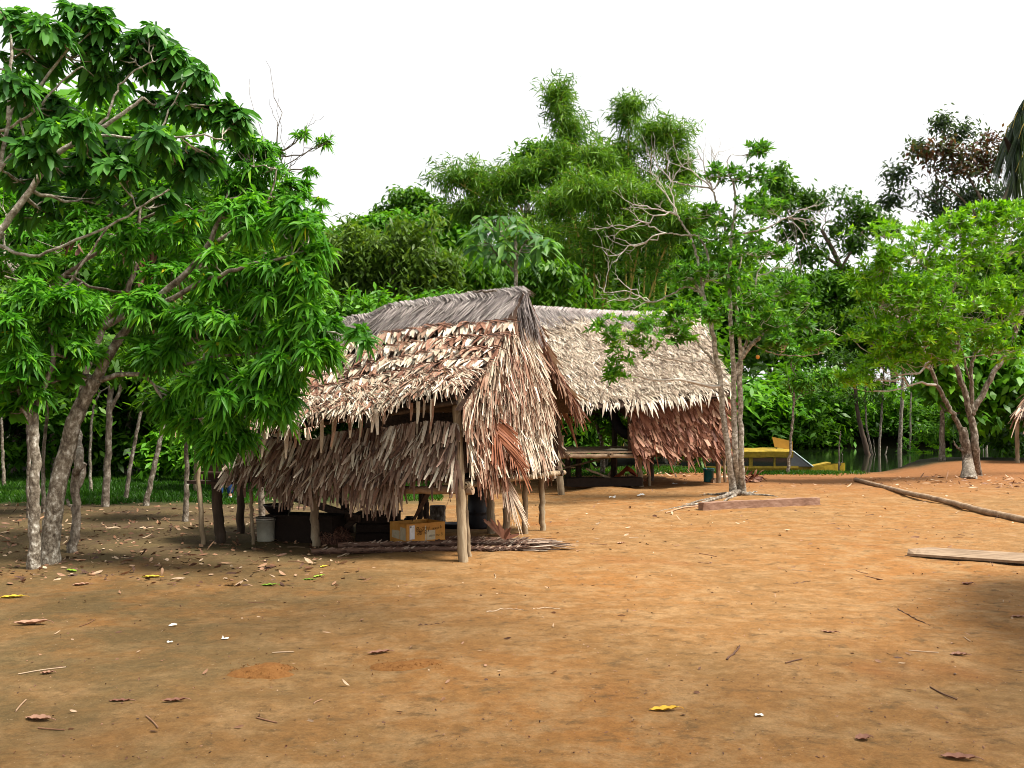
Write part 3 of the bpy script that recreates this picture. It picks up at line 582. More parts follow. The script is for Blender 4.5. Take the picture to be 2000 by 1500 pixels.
    pole(h, [H2(-.3, 1.9, .3), H2(1.9, 1.8, .78)], .03, 'post', 'brace'); pole(h, [H2(.8, .6, .55), H2(2.1, .5, .05)], .03, 'post', 'brace')
large_hut()
# dark hammock slung under the large roof
pts = [P(1186, 782, 21.3), P(1196, 805, 21.2), P(1205, 828, 21.1), P(1216, 843, 21.0), P(1232, 850, 20.98), P(1260, 846, 21.2), P(1285, 820, 21.6)]
a = Acc(); sp = spline(pts, 30); a.tube(sp, .10 * np.sin(np.linspace(.35, 2.9, len(sp))) ** .6 + .05, 10, rough=.05, ell=(1, .8))
tag(a.build('hammock', plain('dark_cloth', (.012, .012, .014), .95, .1, bump=.4)), 'black hammock sagging under the eave of the large hut', 'hammock')
a = Acc(); V = []
for i in np.linspace(-1, 1, 14): V.append([H2(1.45 + i * .33 + .03 * R(-1, 1), .18 + j * .16, 1.0 + .05 * (1 - i * i) * (1 - j * j) * R(.5, 1.3) + .006) for j in np.linspace(-1, 1, 8)])
a.grid(np.array(V)); tag(a.build('folded_cloth', plain('cream_cloth', (.55, .47, .33), .9, .1, bump=.4)), 'crumpled cream cloth lying on the open floor of the large hut', 'cloth')

# ------------------------------------------------------------------ hut at the right edge and the roof beside the photographer
def roof_hut(name, label, fn, out, posts, rows, per, L, Wd, tint, extra=None):
    h = empty(name, posts[0][0], label, 'hut'); a = Acc()
    thatch(a, fn, out, rows, per, L, Wd, lift=.12, side=.35, bias=.25, tint=tint, v0=.02, v1=.97, droop=.2, wild=.1)
    thatch(a, fn, out, 1, per // 2, L * 1.15, Wd, lift=.05, side=.4, bias=.3, tint=tint, under=False, v0=.95, v1=1.0, droop=.55, wild=.2)
    a.build('roof', [M['thatch'], M['underthatch']], h)
    for b, t, r in posts: post(h, b, t, r)
    if extra: extra(h)
    return h
q0, q1, q2, q3 = P(2075, 655, 31.5), P(2500, 655, 31.5), P(1984, 815, 28.2), P(2500, 820, 28.2)
f3 = lambda u, v: (q0 * (1 - u)[..., None] + q1 * u[..., None]) * (1 - v)[..., None] + (q2 * (1 - u)[..., None] + q3 * u[..., None]) * v[..., None]
def hip3(h):
    e0, e1 = P(2075, 655, 31.5), P(1984, 815, 28.2); e2 = P(2055, 800, 35)
    f = lambda u, v: e0 * (1 - v)[..., None] + (e1 * (1 - u)[..., None] + e2 * u[..., None]) * v[..., None]
    a = Acc(); thatch(a, f, A3(-1, 0, .6), 9, 160, .75, .06, lift=.12, side=.3, bias=-.35, tint=(.3, .85), v0=.03, v1=.97, droop=.25, wild=.15)
    a.build('hip_roof', [M['thatch'], M['underthatch']], h)
b1 = onground(16.6, 28.6); b2 = onground(20, 28.6); b3 = onground(17.6, 33)
roof_hut('thatched_hut', 'thatched hut cut by the right edge, only drooping brown eave and thin post showing', f3, A3(0, -1, .8), [(b1, A3(16.6, 28.6, 2.0), .07), (b2, A3(20, 28.6, 2.2), .07), (b3, A3(17.6, 33, 2.2), .07)], 9, 260, .75, .06, (.3, .85), hip3)
def f4(u, v):
    y = -2.5 + u * 11.0; ex = np.maximum(5.3, .6 * y + 1.3); e = np.stack([ex, y, 3.2 + 0 * y], -1); t = np.stack([ex + 3.6, y, 5.2 + 0 * y], -1); return t * (1 - v)[..., None] + e * v[..., None]
roof_hut('thatched_hut', 'thatched shelter beside the photographer, shading the right foreground', f4, A3(-.5, 0, 1), [(onground(5.7, .5), A3(5.7, .5, 3.35), .07), (onground(6.9, 8.2), A3(6.9, 8.2, 3.35), .07), (onground(8, .5), A3(8, .5, 4.85), .07), (onground(9, 8.2), A3(9, 8.2, 4.8), .07)], 10, 260, .45, .06, (.4, .9))
q4, q5 = P(395, 770, 21), P(330, 818, 20)
def f5(u, v): return (P(420, 755, 22) * (1 - u)[..., None] + P(620, 755, 22) * u[..., None]) * (1 - v)[..., None] + (P(332, 815, 20) * (1 - u)[..., None] + P(620, 815, 20) * u[..., None]) * v[..., None]
roof_hut('thatched_shelter', 'low dark thatched shelter glimpsed behind the slender trunks on the left', f5, A3(-.3, -.6, .7), [(onground(-7.4, 20.4), A3(-7.4, 20.4, 1.9), .06), (onground(-4.8, 20.4), A3(-4.8, 20.4, 1.9), .06), (onground(-6, 22), A3(-6, 22, 2.4), .06)], 6, 160, .5, .05, (.15, .6))
# ------------------------------------------------------------------ things under and around the huts
def solo(a, name, mat, label, cat, loc, group=None): return tag(a.build(name, mat, None, loc), label, cat, group)
Z3 = A3(0, 0, 1)
def bucket(px, py, r, hgt, matc, label, rim=None):
    b = G(px, py); e = empty('bucket', b, label, 'bucket')
    a = Acc(); a.lathe(b + A3(0, 0, .003), [(.001, 0), (r * .88, 0), (r * .90, .012), (r * .97, hgt * .8), (r * .985, hgt * .80), (r * 1.0, hgt), (r * .95, hgt), (r * .84, .03), (.001, .03)], 28); pl = a.build('pail', matc, e)
    a = Acc(); a.lathe(b, [(r * .99, hgt * .955), (r * 1.06, hgt * .96), (r * 1.06, hgt), (r * .95, hgt * 1.004), (r * .94, hgt * .96)], 28); a.lathe(b, [(r * 1.0, hgt * .86), (r * 1.035, hgt * .865), (r * 1.035, hgt * .885), (r * 1.0, hgt * .89)], 28); under(pl, a.build('rim', rim or matc, e))
    a = Acc(); t = np.linspace(0, np.pi, 16); a.tube(b + np.stack([r * 1.05 * np.cos(t), -r * .35 * np.sin(t) - .01, hgt * .93 - r * .9 * np.sin(t)], -1), .004, 6); under(pl, a.build('handle', plain('wire', (.25, .24, .22), .4, .5, .8), e))
bucket(519, 1057, .128, .335, plain('grey_white_plastic', (.42, .40, .32), .5, bump=.1), 'dirty white plastic bucket with a dark rim in the shade under the near hut', plain('dark_plastic', (.05, .035, .03), .4))
bucket(1384, 941, .135, .34, plain('teal_plastic', (.010, .13, .14), .4), 'teal plastic bucket standing under the red brown wall of the large hut')
# dark chest with a basin on it
dk = plain('black_wood', (.022, .014, .010), .85, .2, bump=.4)  # near-black wood, also used for the palm stalk
b = G(592, 1060); e = empty('wooden_chest', b, 'low dark wooden chest in the deep shade under the near hut', 'chest'); a = Acc()
a.box(b + A3(0, .22, .17), (A3(1, -.25, 0), A3(.25, 1, 0), Z3), (.98, .44, .34)); a.build('body', dk, e)
a = Acc(); a.box(b + A3(0, .22, .358), (A3(1, -.25, 0), A3(.25, 1, 0), Z3), (1.02, .48, .03)); a.build('lid', dk, e)
c = b + A3(-.42, .30, .376); a = Acc(); a.lathe(c, [(.001, 0), (.13, 0), (.2, .10), (.215, .125), (.205, .127), (.19, .1), (.12, .02), (.001, .02)], 24)
solo(a, 'basin', plain('black_enamel', (.02, .014, .013), .4), 'wide dark basin resting on the dark chest', 'basin', c)
b = G(735, 1058); e = empty('wooden_crate', b, 'dark wooden crate behind the hanging fronds under the near hut', 'crate'); a = Acc()
for k in range(3):
    for s in (-1, 1): a.box(b + A3(0, .2 + s * .2, .06 + k * .125), (A3(1, 0, 0), A3(0, 1, 0), Z3), (.56, .02, .11)); a.box(b + A3(s * .28, .2, .06 + k * .125), (A3(1, 0, 0), A3(0, 1, 0), Z3), (.02, .38, .11))
a.box(b + A3(0, .2, .01), (A3(1, 0, 0), A3(0, 1, 0), Z3), (.54, .38, .012)); a.build('slats', dk, e)
a = Acc(); a.box(b + A3(0, .2, .386), (A3(1, 0, 0), A3(0, 1, 0), Z3), (.6, .44, .02)); a.build('lid', dk, e)
b = G(648, 1058); a = Acc(); n = 900; d = rnd_unit(n); d[:, 2] = np.abs(d[:, 2]); p = b + d * A3(.25, .2, .22)
leaves(a, p, np.cross(d, rnd_unit(n)), d, .22, .008, .3, R(0, .45, n), 'strip'); a.lathe(b, [(.23, 0), (.22, .08), (.15, .17), (.05, .21), (.001, .215)], 16, tint=.1)
solo(a, 'fibre_heap', M['thatch'], 'brown heap of stringy fibre on the ground behind the thick left post', 'heap', b)
# barrel, stump, dish, pot
b = G(936, 1031); e = empty('barrel', b, 'tall black plastic barrel standing under the near hut by the gable posts', 'barrel')
bm_ = plain('black_plastic', (.016, .017, .022), .45, .45); a = Acc(); r = .185
a.lathe(b, [(.001, 0), (r * .93, 0), (r * .98, .03), (r, .2), (r * 1.0, .24), (r * 1.035, .25), (r * 1.035, .27), (r, .28), (r, .52), (r * 1.035, .53), (r * 1.035, .55), (r, .56), (r * .96, .74), (r * .9, .76), (.001, .765)], 32); a.build('body', bm_, e)
a = Acc(); a.lathe(b, [(r * .97, .735), (r * 1.05, .74), (r * 1.05, .775), (r * .95, .78), (.001, .775)], 32); a.build('lid', bm_, e)
b = G(855, 1027); e = empty('tree_stump', b, 'upright cut log round standing behind the cardboard box', 'stump'); a = Acc(); a.tube(spline([b - A3(0, 0, .03), b + A3(0, 0, .15), b + A3(0, 0, .32)], 8), .125, 16, rough=.03, cap=False); a.build('trunk', M['bark_grey'], e)
a = Acc(); a.lathe(b, [(.128, .318), (.124, .324), (.001, .326)], 16, smooth=False); a.build('cut_face', M['plank_dark'], e)
b = G(885, 1032); a = Acc(); a.lathe(b, [(.001, .005), (.14, .005), (.18, .075), (.19, .082), (.18, .084), (.13, .02), (.001, .02)], 26)
solo(a, 'basin', plain('dark_metal', (.035, .03, .035), .4, .5, .3), 'shallow dark metal basin between the cardboard box and the black barrel', 'basin', b)
b = G(800, 1047); a = Acc(); a.tube(spline([b - A3(0, 0, .02), b + A3(0, 0, .06), b + A3(0, 0, .10)], 5), .12, 14, rough=.03); solo(a, 'log_round', M['plank_dark'], 'short log round under the round black pot', 'log', b)
c = b + A3(0, 0, .101); e = empty('cooking_pot', c, 'round black cooking pot shining behind the cardboard box', 'pot'); a = Acc(); th = np.linspace(0.25, 2.55, 16)
a.lathe(c, [(.001, .004)] + [(.098 * math.sin(t), .095 - .095 * math.cos(t)) for t in th] + [(.062, .185), (.05, .183), (.001, .16)], 28); a.build('body', plain('black_iron', (.03, .028, .032), .28, .6, .4), e)
c2 = c + A3(-.19, .02, -.101); a = Acc(); a.lathe(c2, [(.001, .004), (.11, .004), (.135, .09), (.13, .17), (.10, .23), (.001, .245)], 24); solo(a, 'cooking_pot', plain('soot', (.008, .007, .007), .8, .2), 'sooty black kettle shape in the shade left of the shining round pot', 'pot', c2)
# cardboard box with marks
def cardboard():
    b0 = P(794, 1062, 11.2); b0[2] = float(terr(b0[0], b0[1])) + .055; r_ = P(869, 1056, 11.55); l_ = P(759, 1060, 11.45); r_[2] = l_[2] = b0[2]
    X = r_ - b0; Lx = np.linalg.norm(X); X /= Lx; Y = l_ - b0; Y = Y - X * (Y @ X); Y /= np.linalg.norm(Y); Ly = .44; hgt = .255
    e = empty('cardboard_box', b0, 'orange brown cardboard box with handwriting and a white label on palm mats', 'box')
    cb = noisemat('cardboard', [(.3, (.46, .19, .03)), (.55, (.60, .28, .05)), (.75, (.70, .40, .11))], scale=5, rough=.6, bump=.1); tape = plain('clear_tape', (.56, .47, .31), .25, .5); wh = plain('white_label', (.78, .76, .74), .5); ink = plain('ink', (.05, .025, .01), .7, .1)
    a = Acc(); c = b0 + X * Lx / 2 + Y * Ly / 2
    for s in (-1, 1): a.box(c + Y * s * (Ly / 2 - .003) + Z3 * hgt / 2, (X, Y, Z3), (Lx, .006, hgt)); a.box(c + X * s * (Lx / 2 - .003) + Z3 * (hgt / 2 - .0008), (X, Y, Z3), (.006, Ly - .0125, hgt - .002))
    a.box(c + Z3 * .006, (X, Y, Z3), (Lx - .014, Ly - .014, .006)); a.build('carton', cb, e)
    a = Acc(); a.box(c - Y * (Ly / 2 + .05) + Z3 * .012, (X, unit(Y + A3(0, 0, .14)), Z3), (Lx * .98, .10, .005)); a.build('flap', cb, e)
    F0 = lambda u, v, o: b0 + X * (u * Lx) + Z3 * (v * hgt) - Y * o
    def plate(name, u0, u1, v0, v1, o, m):
        a = Acc(); a.add([F0(u0, v0, o), F0(u1, v0, o), F0(u1, v1, o), F0(u0, v1, o)], [[0, 1, 2, 3]]); return a.build(name, m, e)
    lb = plate('label', .075, .205, .22, .92, .003, wh); plate('tape', .47, .50, .08, .86, .003, tape); plate('tape', .51, .74, .12, .62, .0025, tape)
    L0 = lambda u, v, o: b0 + Y * (u * Ly) + Z3 * (v * hgt) - X * o
    a = Acc(); a.add([L0(.04, .15, .003), L0(.04, .78, .003), L0(.36, .82, .003), L0(.36, .18, .003)], [[0, 1, 2, 3]]); a.build('tape', tape, e)
    a = Acc(); a.add([L0(.40, .18, .003), L0(.40, .62, .003), L0(.86, .60, .003), L0(.86, .22, .003)], [[0, 1, 2, 3]]); a.build('tape', tape, e)
    a = Acc()
    for i, u in enumerate((.085, .093, .101, .109, .117)): a.add([F0(u, .80, .0045), F0(u + .004 + .003 * (i % 2), .80, .0045), F0(u + .004 + .003 * (i % 2), .89, .0045), F0(u, .89, .0045)], [[0, 1, 2, 3]])
    under(lb, a.build('label_marks', ink, e))
    rot = np.array([X, Z3, -Y]).T
    from mathutils import Matrix
    def text(s, u, v, size, name='lettering', tilt=0.0, mm=ink):
        cu = bpy.data.curves.new(name, 'FONT'); cu.body = s; cu.size = size; cu.extrude = .0005; cu.shear = .2; cu.offset = -.0006; cu.materials.append(mm)
        to = bpy.data.objects.new(name, cu); COL.objects.link(to); bpy.context.view_layer.update()
        me = bpy.data.meshes.new_from_object(to.evaluated_get(bpy.context.evaluated_depsgraph_get())); bpy.data.objects.remove(to); bpy.data.curves.remove(cu)
        o = bpy.data.objects.new(name, me); COL.objects.link(o); o.parent = e
        m4 = Matrix(rot.tolist()).to_4x4() @ Matrix.Rotation(tilt, 4, 'Z'); m4.translation = Vector(F0(u, v, .004) - b0); o.matrix_local = m4
    text("0", .148, .79, .028); text("8o221", .225, .60, .085, tilt=-.03); text("80 m³", .265, .40, .075, tilt=.05)
    text("xxo k", .66, .60, .065, tilt=.12); text("mm oo B", .575, .27, .055, tilt=.03)
cardboard()
# woven palm mats / stacked fronds along the front of the near hut
def palm_mat(x0, x1, y0, y1, z, w, label, tip=True):
    p0, p1 = A3(x0, y0, z), A3(x1, y1, z); p0[2] += float(terr(x0, y0)); p1[2] += float(terr(x1, y1)); L = np.linalg.norm(p1 - p0); ax = (p1 - p0) / L; sdv = unit(np.cross(Z3, ax)); nrm = np.cross(ax, sdv)
    e = empty('palm_mat', p0, label, 'mat', 'dry palm mats stacked in front of the near hut'); a = Acc(); a.tube(spline([p0, (p0 + p1) / 2 + nrm * .01, p1], 12), np.linspace(.042, .026, 12), 8, rough=.06, tint=.25); a.build('midrib', M['thatch_wall'], e)
    a = Acc(); n = int(L * 60); k = R(0, 1, n); s = np.where(R(0, 1, n) < .5, 1, -1)
    p = p0 + ax * (k * L)[:, None] + nrm * R(-.012, .022, n)[:, None]
    d = ax * R(.5, .95, n)[:, None] + sdv * (s * R(.45, 1.0, n))[:, None] + nrm * rng.normal(size=(n, 1)) * .02
    leaves(a, p, d, np.tile(nrm, (n, 1)) + rng.normal(size=(n, 3)) * .22, w * .7 * R(.8, 1.25, n), .026, .02, R(.0, .34, n), 'strip')
    m = int(L * 120); k = R(0, 1, m); p = p0 + ax * (k * L)[:, None] - sdv * .028 + nrm * R(-.02, .03, m)[:, None]
    leaves(a, p, nrm * R(.15, .5, m)[:, None] + ax * R(.6, 1.0, m)[:, None] + sdv * R(.0, .35, m)[:, None], -sdv + nrm * .5 + rng.normal(size=(m, 3)) * .3, R(.04, .08, m), .016, .0, R(.12, .75, m), 'strip')
    if tip:
        m = 34; p = p1 - ax * R(0, .3, m)[:, None]; leaves(a, p, ax + rng.normal(size=(m, 3)) * A3(.12, .16, .07), np.tile(nrm, (m, 1)) + rng.normal(size=(m, 3)) * .4, R(.3, .55, m), .026, .02, R(.35, .85, m), 'strip')
    a.build('leaflets', M['thatch_wall'], e)
palm_mat(-2.48, .15, 10.78, 10.95, .03, .16, 'dry brown palm mat lowest and nearest in the stack in front of the near hut')
palm_mat(-2.2, .30, 11.02, 11.15, .075, .2, 'dry brown palm mat under the cardboard box')
palm_mat(-1.0, .46, 11.34, 11.2, .06, .22, 'short dry palm mat with frayed pink tips reaching furthest right')
palm_mat(-.9, .2, 11.75, 11.6, .06, .24, 'dry palm mat lying deepest under the near hut behind the corner post')
b = P(985, 1044, 11.5); b[2] = .1; e = empty('split_palm_leaf', b, 'stiff red brown split palm leaf sticking up behind the corner post', 'leaf'); a = Acc(); n = 16
tgt = np.array([P(945 + 62 * i / n, 1014 + 26 * (i / n), 11.5) for i in range(n)]); leaves(a, np.tile(b, (n, 1)), tgt - b + rng.normal(size=(n, 3)) * .02, np.tile(A3(0, -1, .3), (n, 1)), np.linalg.norm(tgt - b, axis=1) * R(.8, 1.4, n), .045, .05, R(.35, .8, n), 'strip'); a.build('blades', M['thatch_red'], e)
# timber beam, log, board
def rough_beam(name, p0, p1, w, hgt, m, label, cat, twist=0, n=14):
    p0, p1 = np.asarray(p0, float), np.asarray(p1, float); ax = unit(p1 - p0); sdv = unit(np.cross(Z3, ax)); V = []
    for t in np.linspace(0, 1, n):
        c = p0 + (p1 - p0) * t; j = rng.normal(size=(5, 3)) * .006
        V.append([c - sdv * w / 2, c + sdv * w / 2, c + sdv * w / 2 + Z3 * hgt, c - sdv * w / 2 + Z3 * hgt, c - sdv * w / 2] + j)
    V = np.array(V); V[:, 4] = V[:, 0]; a = Acc(); a.grid(V, smooth=False)
    for s in (0, -1): a.add(V[s][:4], [[0, 1, 2, 3]] if s == 0 else [[3, 2, 1, 0]])
    return solo(a, name, m, label, cat, p0)
q0 = G(1371, 998); q1 = G(1600, 987); rough_beam('timber_beam', q0 - Z3 * .02 + A3(0, .1, 0), q1 - Z3 * .02 + A3(0, .1, 0), .16, .165, M['plank_red'], 'squared red brown timber beam lying at the roots of the three stemmed tree', 'beam')
def log_thing():
    pts = [G(1672, 941), G(1760, 965), G(1850, 985), G(1930, 1006), G(2010, 1025), G(2120, 1050)]; pts = [p + A3(rng.normal() * .02, 0, .055) for p in pts]
    e = empty('fallen_log', pts[0], 'long thin fallen log lying across the red earth', 'log'); a = Acc(); p = spline(pts, 60, .003); a.tube(p, np.linspace(.052, .062, len(p)), 12, rough=.015); a.build('stem', M['log'], e)
    a = Acc(); c = p[0]; ax = unit(p[0] - p[2]); X = unit(np.cross(ax, Z3)); t = np.linspace(0, 2 * np.pi, 12, endpoint=False); ring = c + ax * .004 + .058 * (np.cos(t)[:, None] * X + np.sin(t)[:, None] * np.cross(X, ax))
    v = np.vstack([ring, (c + ax * .006)[None]]); a.add(v, [[j, (j + 1) % 12, (j + 2) % 12, 12] for j in range(0, 12, 2)]); a.build('cut_end', plain('red_cut_wood', (.22, .075, .04), .8), e)
log_thing()
p0 = G(1772, 1086); p1 = G(2075, 1112)
def board():
    ax = unit(p1 - p0); sdv = unit(np.cross(Z3, ax)); a = Acc(); V = []
    for t in np.linspace(0, 1.25, 24):
        c = p0 + (p1 - p0) * t; w0, w1 = 0, .36 * min(1, .12 + t * 7); z = .004 + .03 * t
        V.append([c + sdv * w0 + Z3 * z, c + sdv * w1 + Z3 * (z + .05), c + sdv * w1 + Z3 * (z + .078), c + sdv * w0 + Z3 * (z + .028), c + sdv * w0 + Z3 * z])
    V = np.array(V) + 0; a.grid(V, smooth=False); a.add(V[0][:4], [[0, 1, 2, 3]]); a.add(V[-1][:4], [[3, 2, 1, 0]])
    solo(a, 'wooden_board', noisemat('weathered_board', [(.3, (.13, .085, .05)), (.5, (.24, .165, .105)), (.7, (.33, .24, .16))], scale=6, bump=.5, stretch=(.3, 3, 3), bscale=16), 'long pale sawn board lying on the earth at the right edge', 'board', p0)
    c = p0 + (p1 - p0) * 1.1 + sdv * .15; c[2] = float(terr(c[0], c[1])); a = Acc(); a.box(c + Z3 * .0, (sdv, ax, Z3), (.34, .1, .14)); solo(a, 'wood_block', M['plank_dark'], 'small wood block propping up the far end of the pale board', 'block', c)
board()
# heap of dry leaves right of the large hut, orange sheet and dark trough under it
b = G(1466, 941); a = Acc(); n = 42; p = b + rng.normal(size=(n, 3)) * A3(.14, .12, .05) + A3(0, 0, .10); leaves(a, p, rng.normal(size=(n, 3)) * A3(1, .6, .5), rnd_unit(n), R(.18, .36, n), R(.06, .12, n), .3, R(.25, .85, n), 'broad', curl=.3)
solo(a, 'dry_leaf_heap', M['thatch_red'], 'heap of curled dry brown palm leaves behind the three stemmed tree', 'leaves', b)
b = G(1195, 957); rough_beam('canoe_trough', b + A3(-1.1, .35, -.02), b + A3(.75, .75, -.02), .5, .20, dk, 'long black wooden trough lying under the open floor of the large hut', 'trough')
b = H2(2.45, 2.0, .08); a = Acc(); V = np.array([[b + A3(i * .45 + .02 * R(-1, 1), j * .3, .05 + .42 * (1 - abs(i)) * (1 - .3 * abs(j)) + .03 * R(-1, 1)) for j in np.linspace(-1, 1, 9)] for i in np.linspace(-1, 1, 13)]); a.grid(V); solo(a, 'orange_tarp', plain('orange_tarp', (.42, .085, .03), .6), 'crumpled orange red tarpaulin under the large hut', 'tarp', b)
b = H2(-.12, .45, .985); a = Acc(); a.box(b + Z3 * .17, (U2, V2, Z3), (.5, .4, .34)); a.box(b + Z3 * .355, (U2, V2, Z3), (.54, .44, .025)); solo(a, 'wooden_crate', M['plank'], 'greyish wooden box on the floor edge of the large hut behind its left post', 'crate', b)
for px, py, s, lab in ((1318, 946, .06, 'white crumpled scrap under the large hut'), (1338, 945, .035, 'tiny white scrap under the large hut beside a larger one'), (1196, 973, .07, 'white torn paper scrap on the sandy earth left of the tree roots'), (1252, 969, .09, 'pale rubbish scrap on the earth left of the tree roots, behind the torn paper')):
    b = G(px, py); a = Acc(); V = np.array([[b + A3(i * s, j * s * .6, .012 + s * .45 * abs(rng.normal()) * .5) for j in (-1, -.3, .4, 1)] for i in (-1, -.5, 0, .5, 1)]); a.grid(V, smooth=False); solo(a, 'paper_scrap', plain('scrap', (.62, .60, .56), .6), lab, 'litter', b)
b = G(1398, 943); a = Acc(); a.box(b + Z3 * .04, (U2, V2, Z3), (.22, .12, .08)); a.box(b + Z3 * .1, (unit(U2 + V2 * .3), unit(V2 - U2 * .3), Z3), (.18, .1, .035)); solo(a, 'wood_block', M['plank'], 'pale wood offcut beside the teal bucket', 'block', b)

# ------------------------------------------------------------------ boat on the river
def boat():
    wz = -.38; e = empty('river_boat', A3(9.6, 33.6, wz), 'yellow roofed river boat moored behind the grassy bank with a raked windscreen', 'boat')
    yel = plain('yellow_paint', (.27, .185, .012), .55, .3, var=.35, scale=7, bump=.15); yd = plain('ochre_board', (.34, .17, .012), .5, .4, var=.15, scale=3); gl = plain('dark_glass', (.03, .035, .035), .08, .7); blu = plain('pale_blue_frame', (.35, .45, .47), .4)
    y0, y1 = 33.0, 34.5
    a = Acc(); V = []
    for x, hw, zb, zt in ((5.2, .6, -.75, .05), (6.5, .74, -.8, .04), (9.5, .75, -.8, .03), (11.0, .70, -.78, .02), (11.8, .5, -.7, .03), (12.6, .16, -.45, .10), (12.9, .05, -.2, .14)):
        V.append([A3(x, 33.75 - hw, zt), A3(x, 33.75 - hw * .8, zb), A3(x, 33.75 + hw * .8, zb), A3(x, 33.75 + hw, zt)])
    a.grid(np.array(V), smooth=False); a.build('hull', yel, e)
    a = Acc(); q = [P(1580, 914, 33.4), P(1622, 905, 33.5)]; a.box((q[0] + q[1]) / 2 + A3(-.1, .3, -.02), (q[1] - q[0], A3(0, 1, 0), Z3), (1.15, .55, .07)); a.build('bow_deck', yel, e)
    a = Acc(); V = []                                             # roof with curved edge and rounded fascia
    xs = np.linspace(6.0, 10.62, 16)
    for x in xs:
        zt = .62 + .025 * math.sin((x - 6) / 4.6 * 3.1) + (.02 if x > 9.6 else 0); V.append([A3(x, y0 - .12, zt - .27), A3(x, y0 - .16, zt - .05), A3(x, y0 + .05, zt + .01), A3(x, 33.75, zt + .07), A3(x, y1 - .05, zt + .01), A3(x, y1 + .16, zt - .05), A3(x, y1 + .12, zt - .27), A3(x, y0 + .1, zt - .22), A3(x, y0 - .12, zt - .27)])
    V = np.array(V); a.grid(V, smooth=False)
    for s in (0, -1): a.add(np.array([V[s][0], V[s][1], V[s][3], V[s][7]]), [[0, 1, 2, 3]]); a.add(np.array([V[s][7], V[s][3], V[s][5], V[s][6]]), [[0, 1, 2, 3]])
    a.build('roof', yel, e)
    for x in (6.3, 7.3, 8.35, 9.05, 9.95, 10.5):
        w = .14 if x == 9.05 else .07
        for y in (y0, y1):
            a = Acc(); a.box(A3(x, y, .2), (A3(1, 0, 0), A3(0, 1, 0), Z3), (w, .05, .38)); a.build('pillar', yel, e)
    for x0, x1 in ((6.35, 7.25), (7.35, 8.3), (8.4, 8.97), (9.13, 9.9), (10.0, 10.46)):
        a = Acc(); a.box(A3((x0 + x1) / 2, y0 + .012, .18), (A3(1, 0, 0), A3(0, 1, 0), Z3), (x1 - x0, .012, .36)); a.build('window', gl, e)
    for y in (y0, y1):
        a = Acc(); a.box(A3(8.4, y - .001, -.0), (A3(1, 0, 0), A3(0, 1, 0), Z3), (4.9, .06, .09)); a.build('rail', yel, e)
    t0, t1, b0, b1 = A3(10.66, y0, .60), A3(10.85, y1, .62), A3(11.40, y0 - .02, .02), A3(11.65, y1, .06)
    a = Acc(); a.add([b0, b1, t1, t0], [[0, 1, 2, 3]]); a.add([b0 - A3(.03, 0, .02), b1 - A3(.03, 0, .02), t1 - A3(.03, 0, .02), t0 - A3(.03, 0, .02)], [[3, 2, 1, 0]]); ws = a.build('windscreen', gl, e)
    a = Acc()
    for q in ((b0, b1), (b1, t1), (t1, t0), (t0, b0), ((b0 + b1) / 2, (t0 + t1) / 2)): a.tube(np.linspace(q[0], q[1], 4), .028, 6)
    under(ws, a.build('windscreen_frame', blu, e))
    a = Acc(); a.add([A3(10.55, y0, .03), b0 + A3(0, .02, 0), t0 + A3(0, .02, 0), A3(10.55, y0, .58)], [[0, 1, 2, 3]]); a.build('side_glass', gl, e)
    pq = [P(1508, 853, 33.3), P(1548, 862, 33.4), P(1548, 879, 33.4), P(1513, 873, 33.3)]; a = Acc(); n_ = A3(0, .035, 0); v = np.array(pq + [p + n_ for p in pq]); a.add(v, [[0, 3, 2, 1], [4, 5, 6, 7], [0, 1, 5, 4], [1, 2, 6, 5], [2, 3, 7, 6], [3, 0, 4, 7]]); rb = a.build('roof_board', yd, e)
    for px in (1516, 1543):
        a = Acc(); a.tube(np.linspace(P(px, 882, 33.45), P(px, 868, 33.42), 3), .02, 6); under(rb, a.build('board_stay', M['post'], e))
boat()

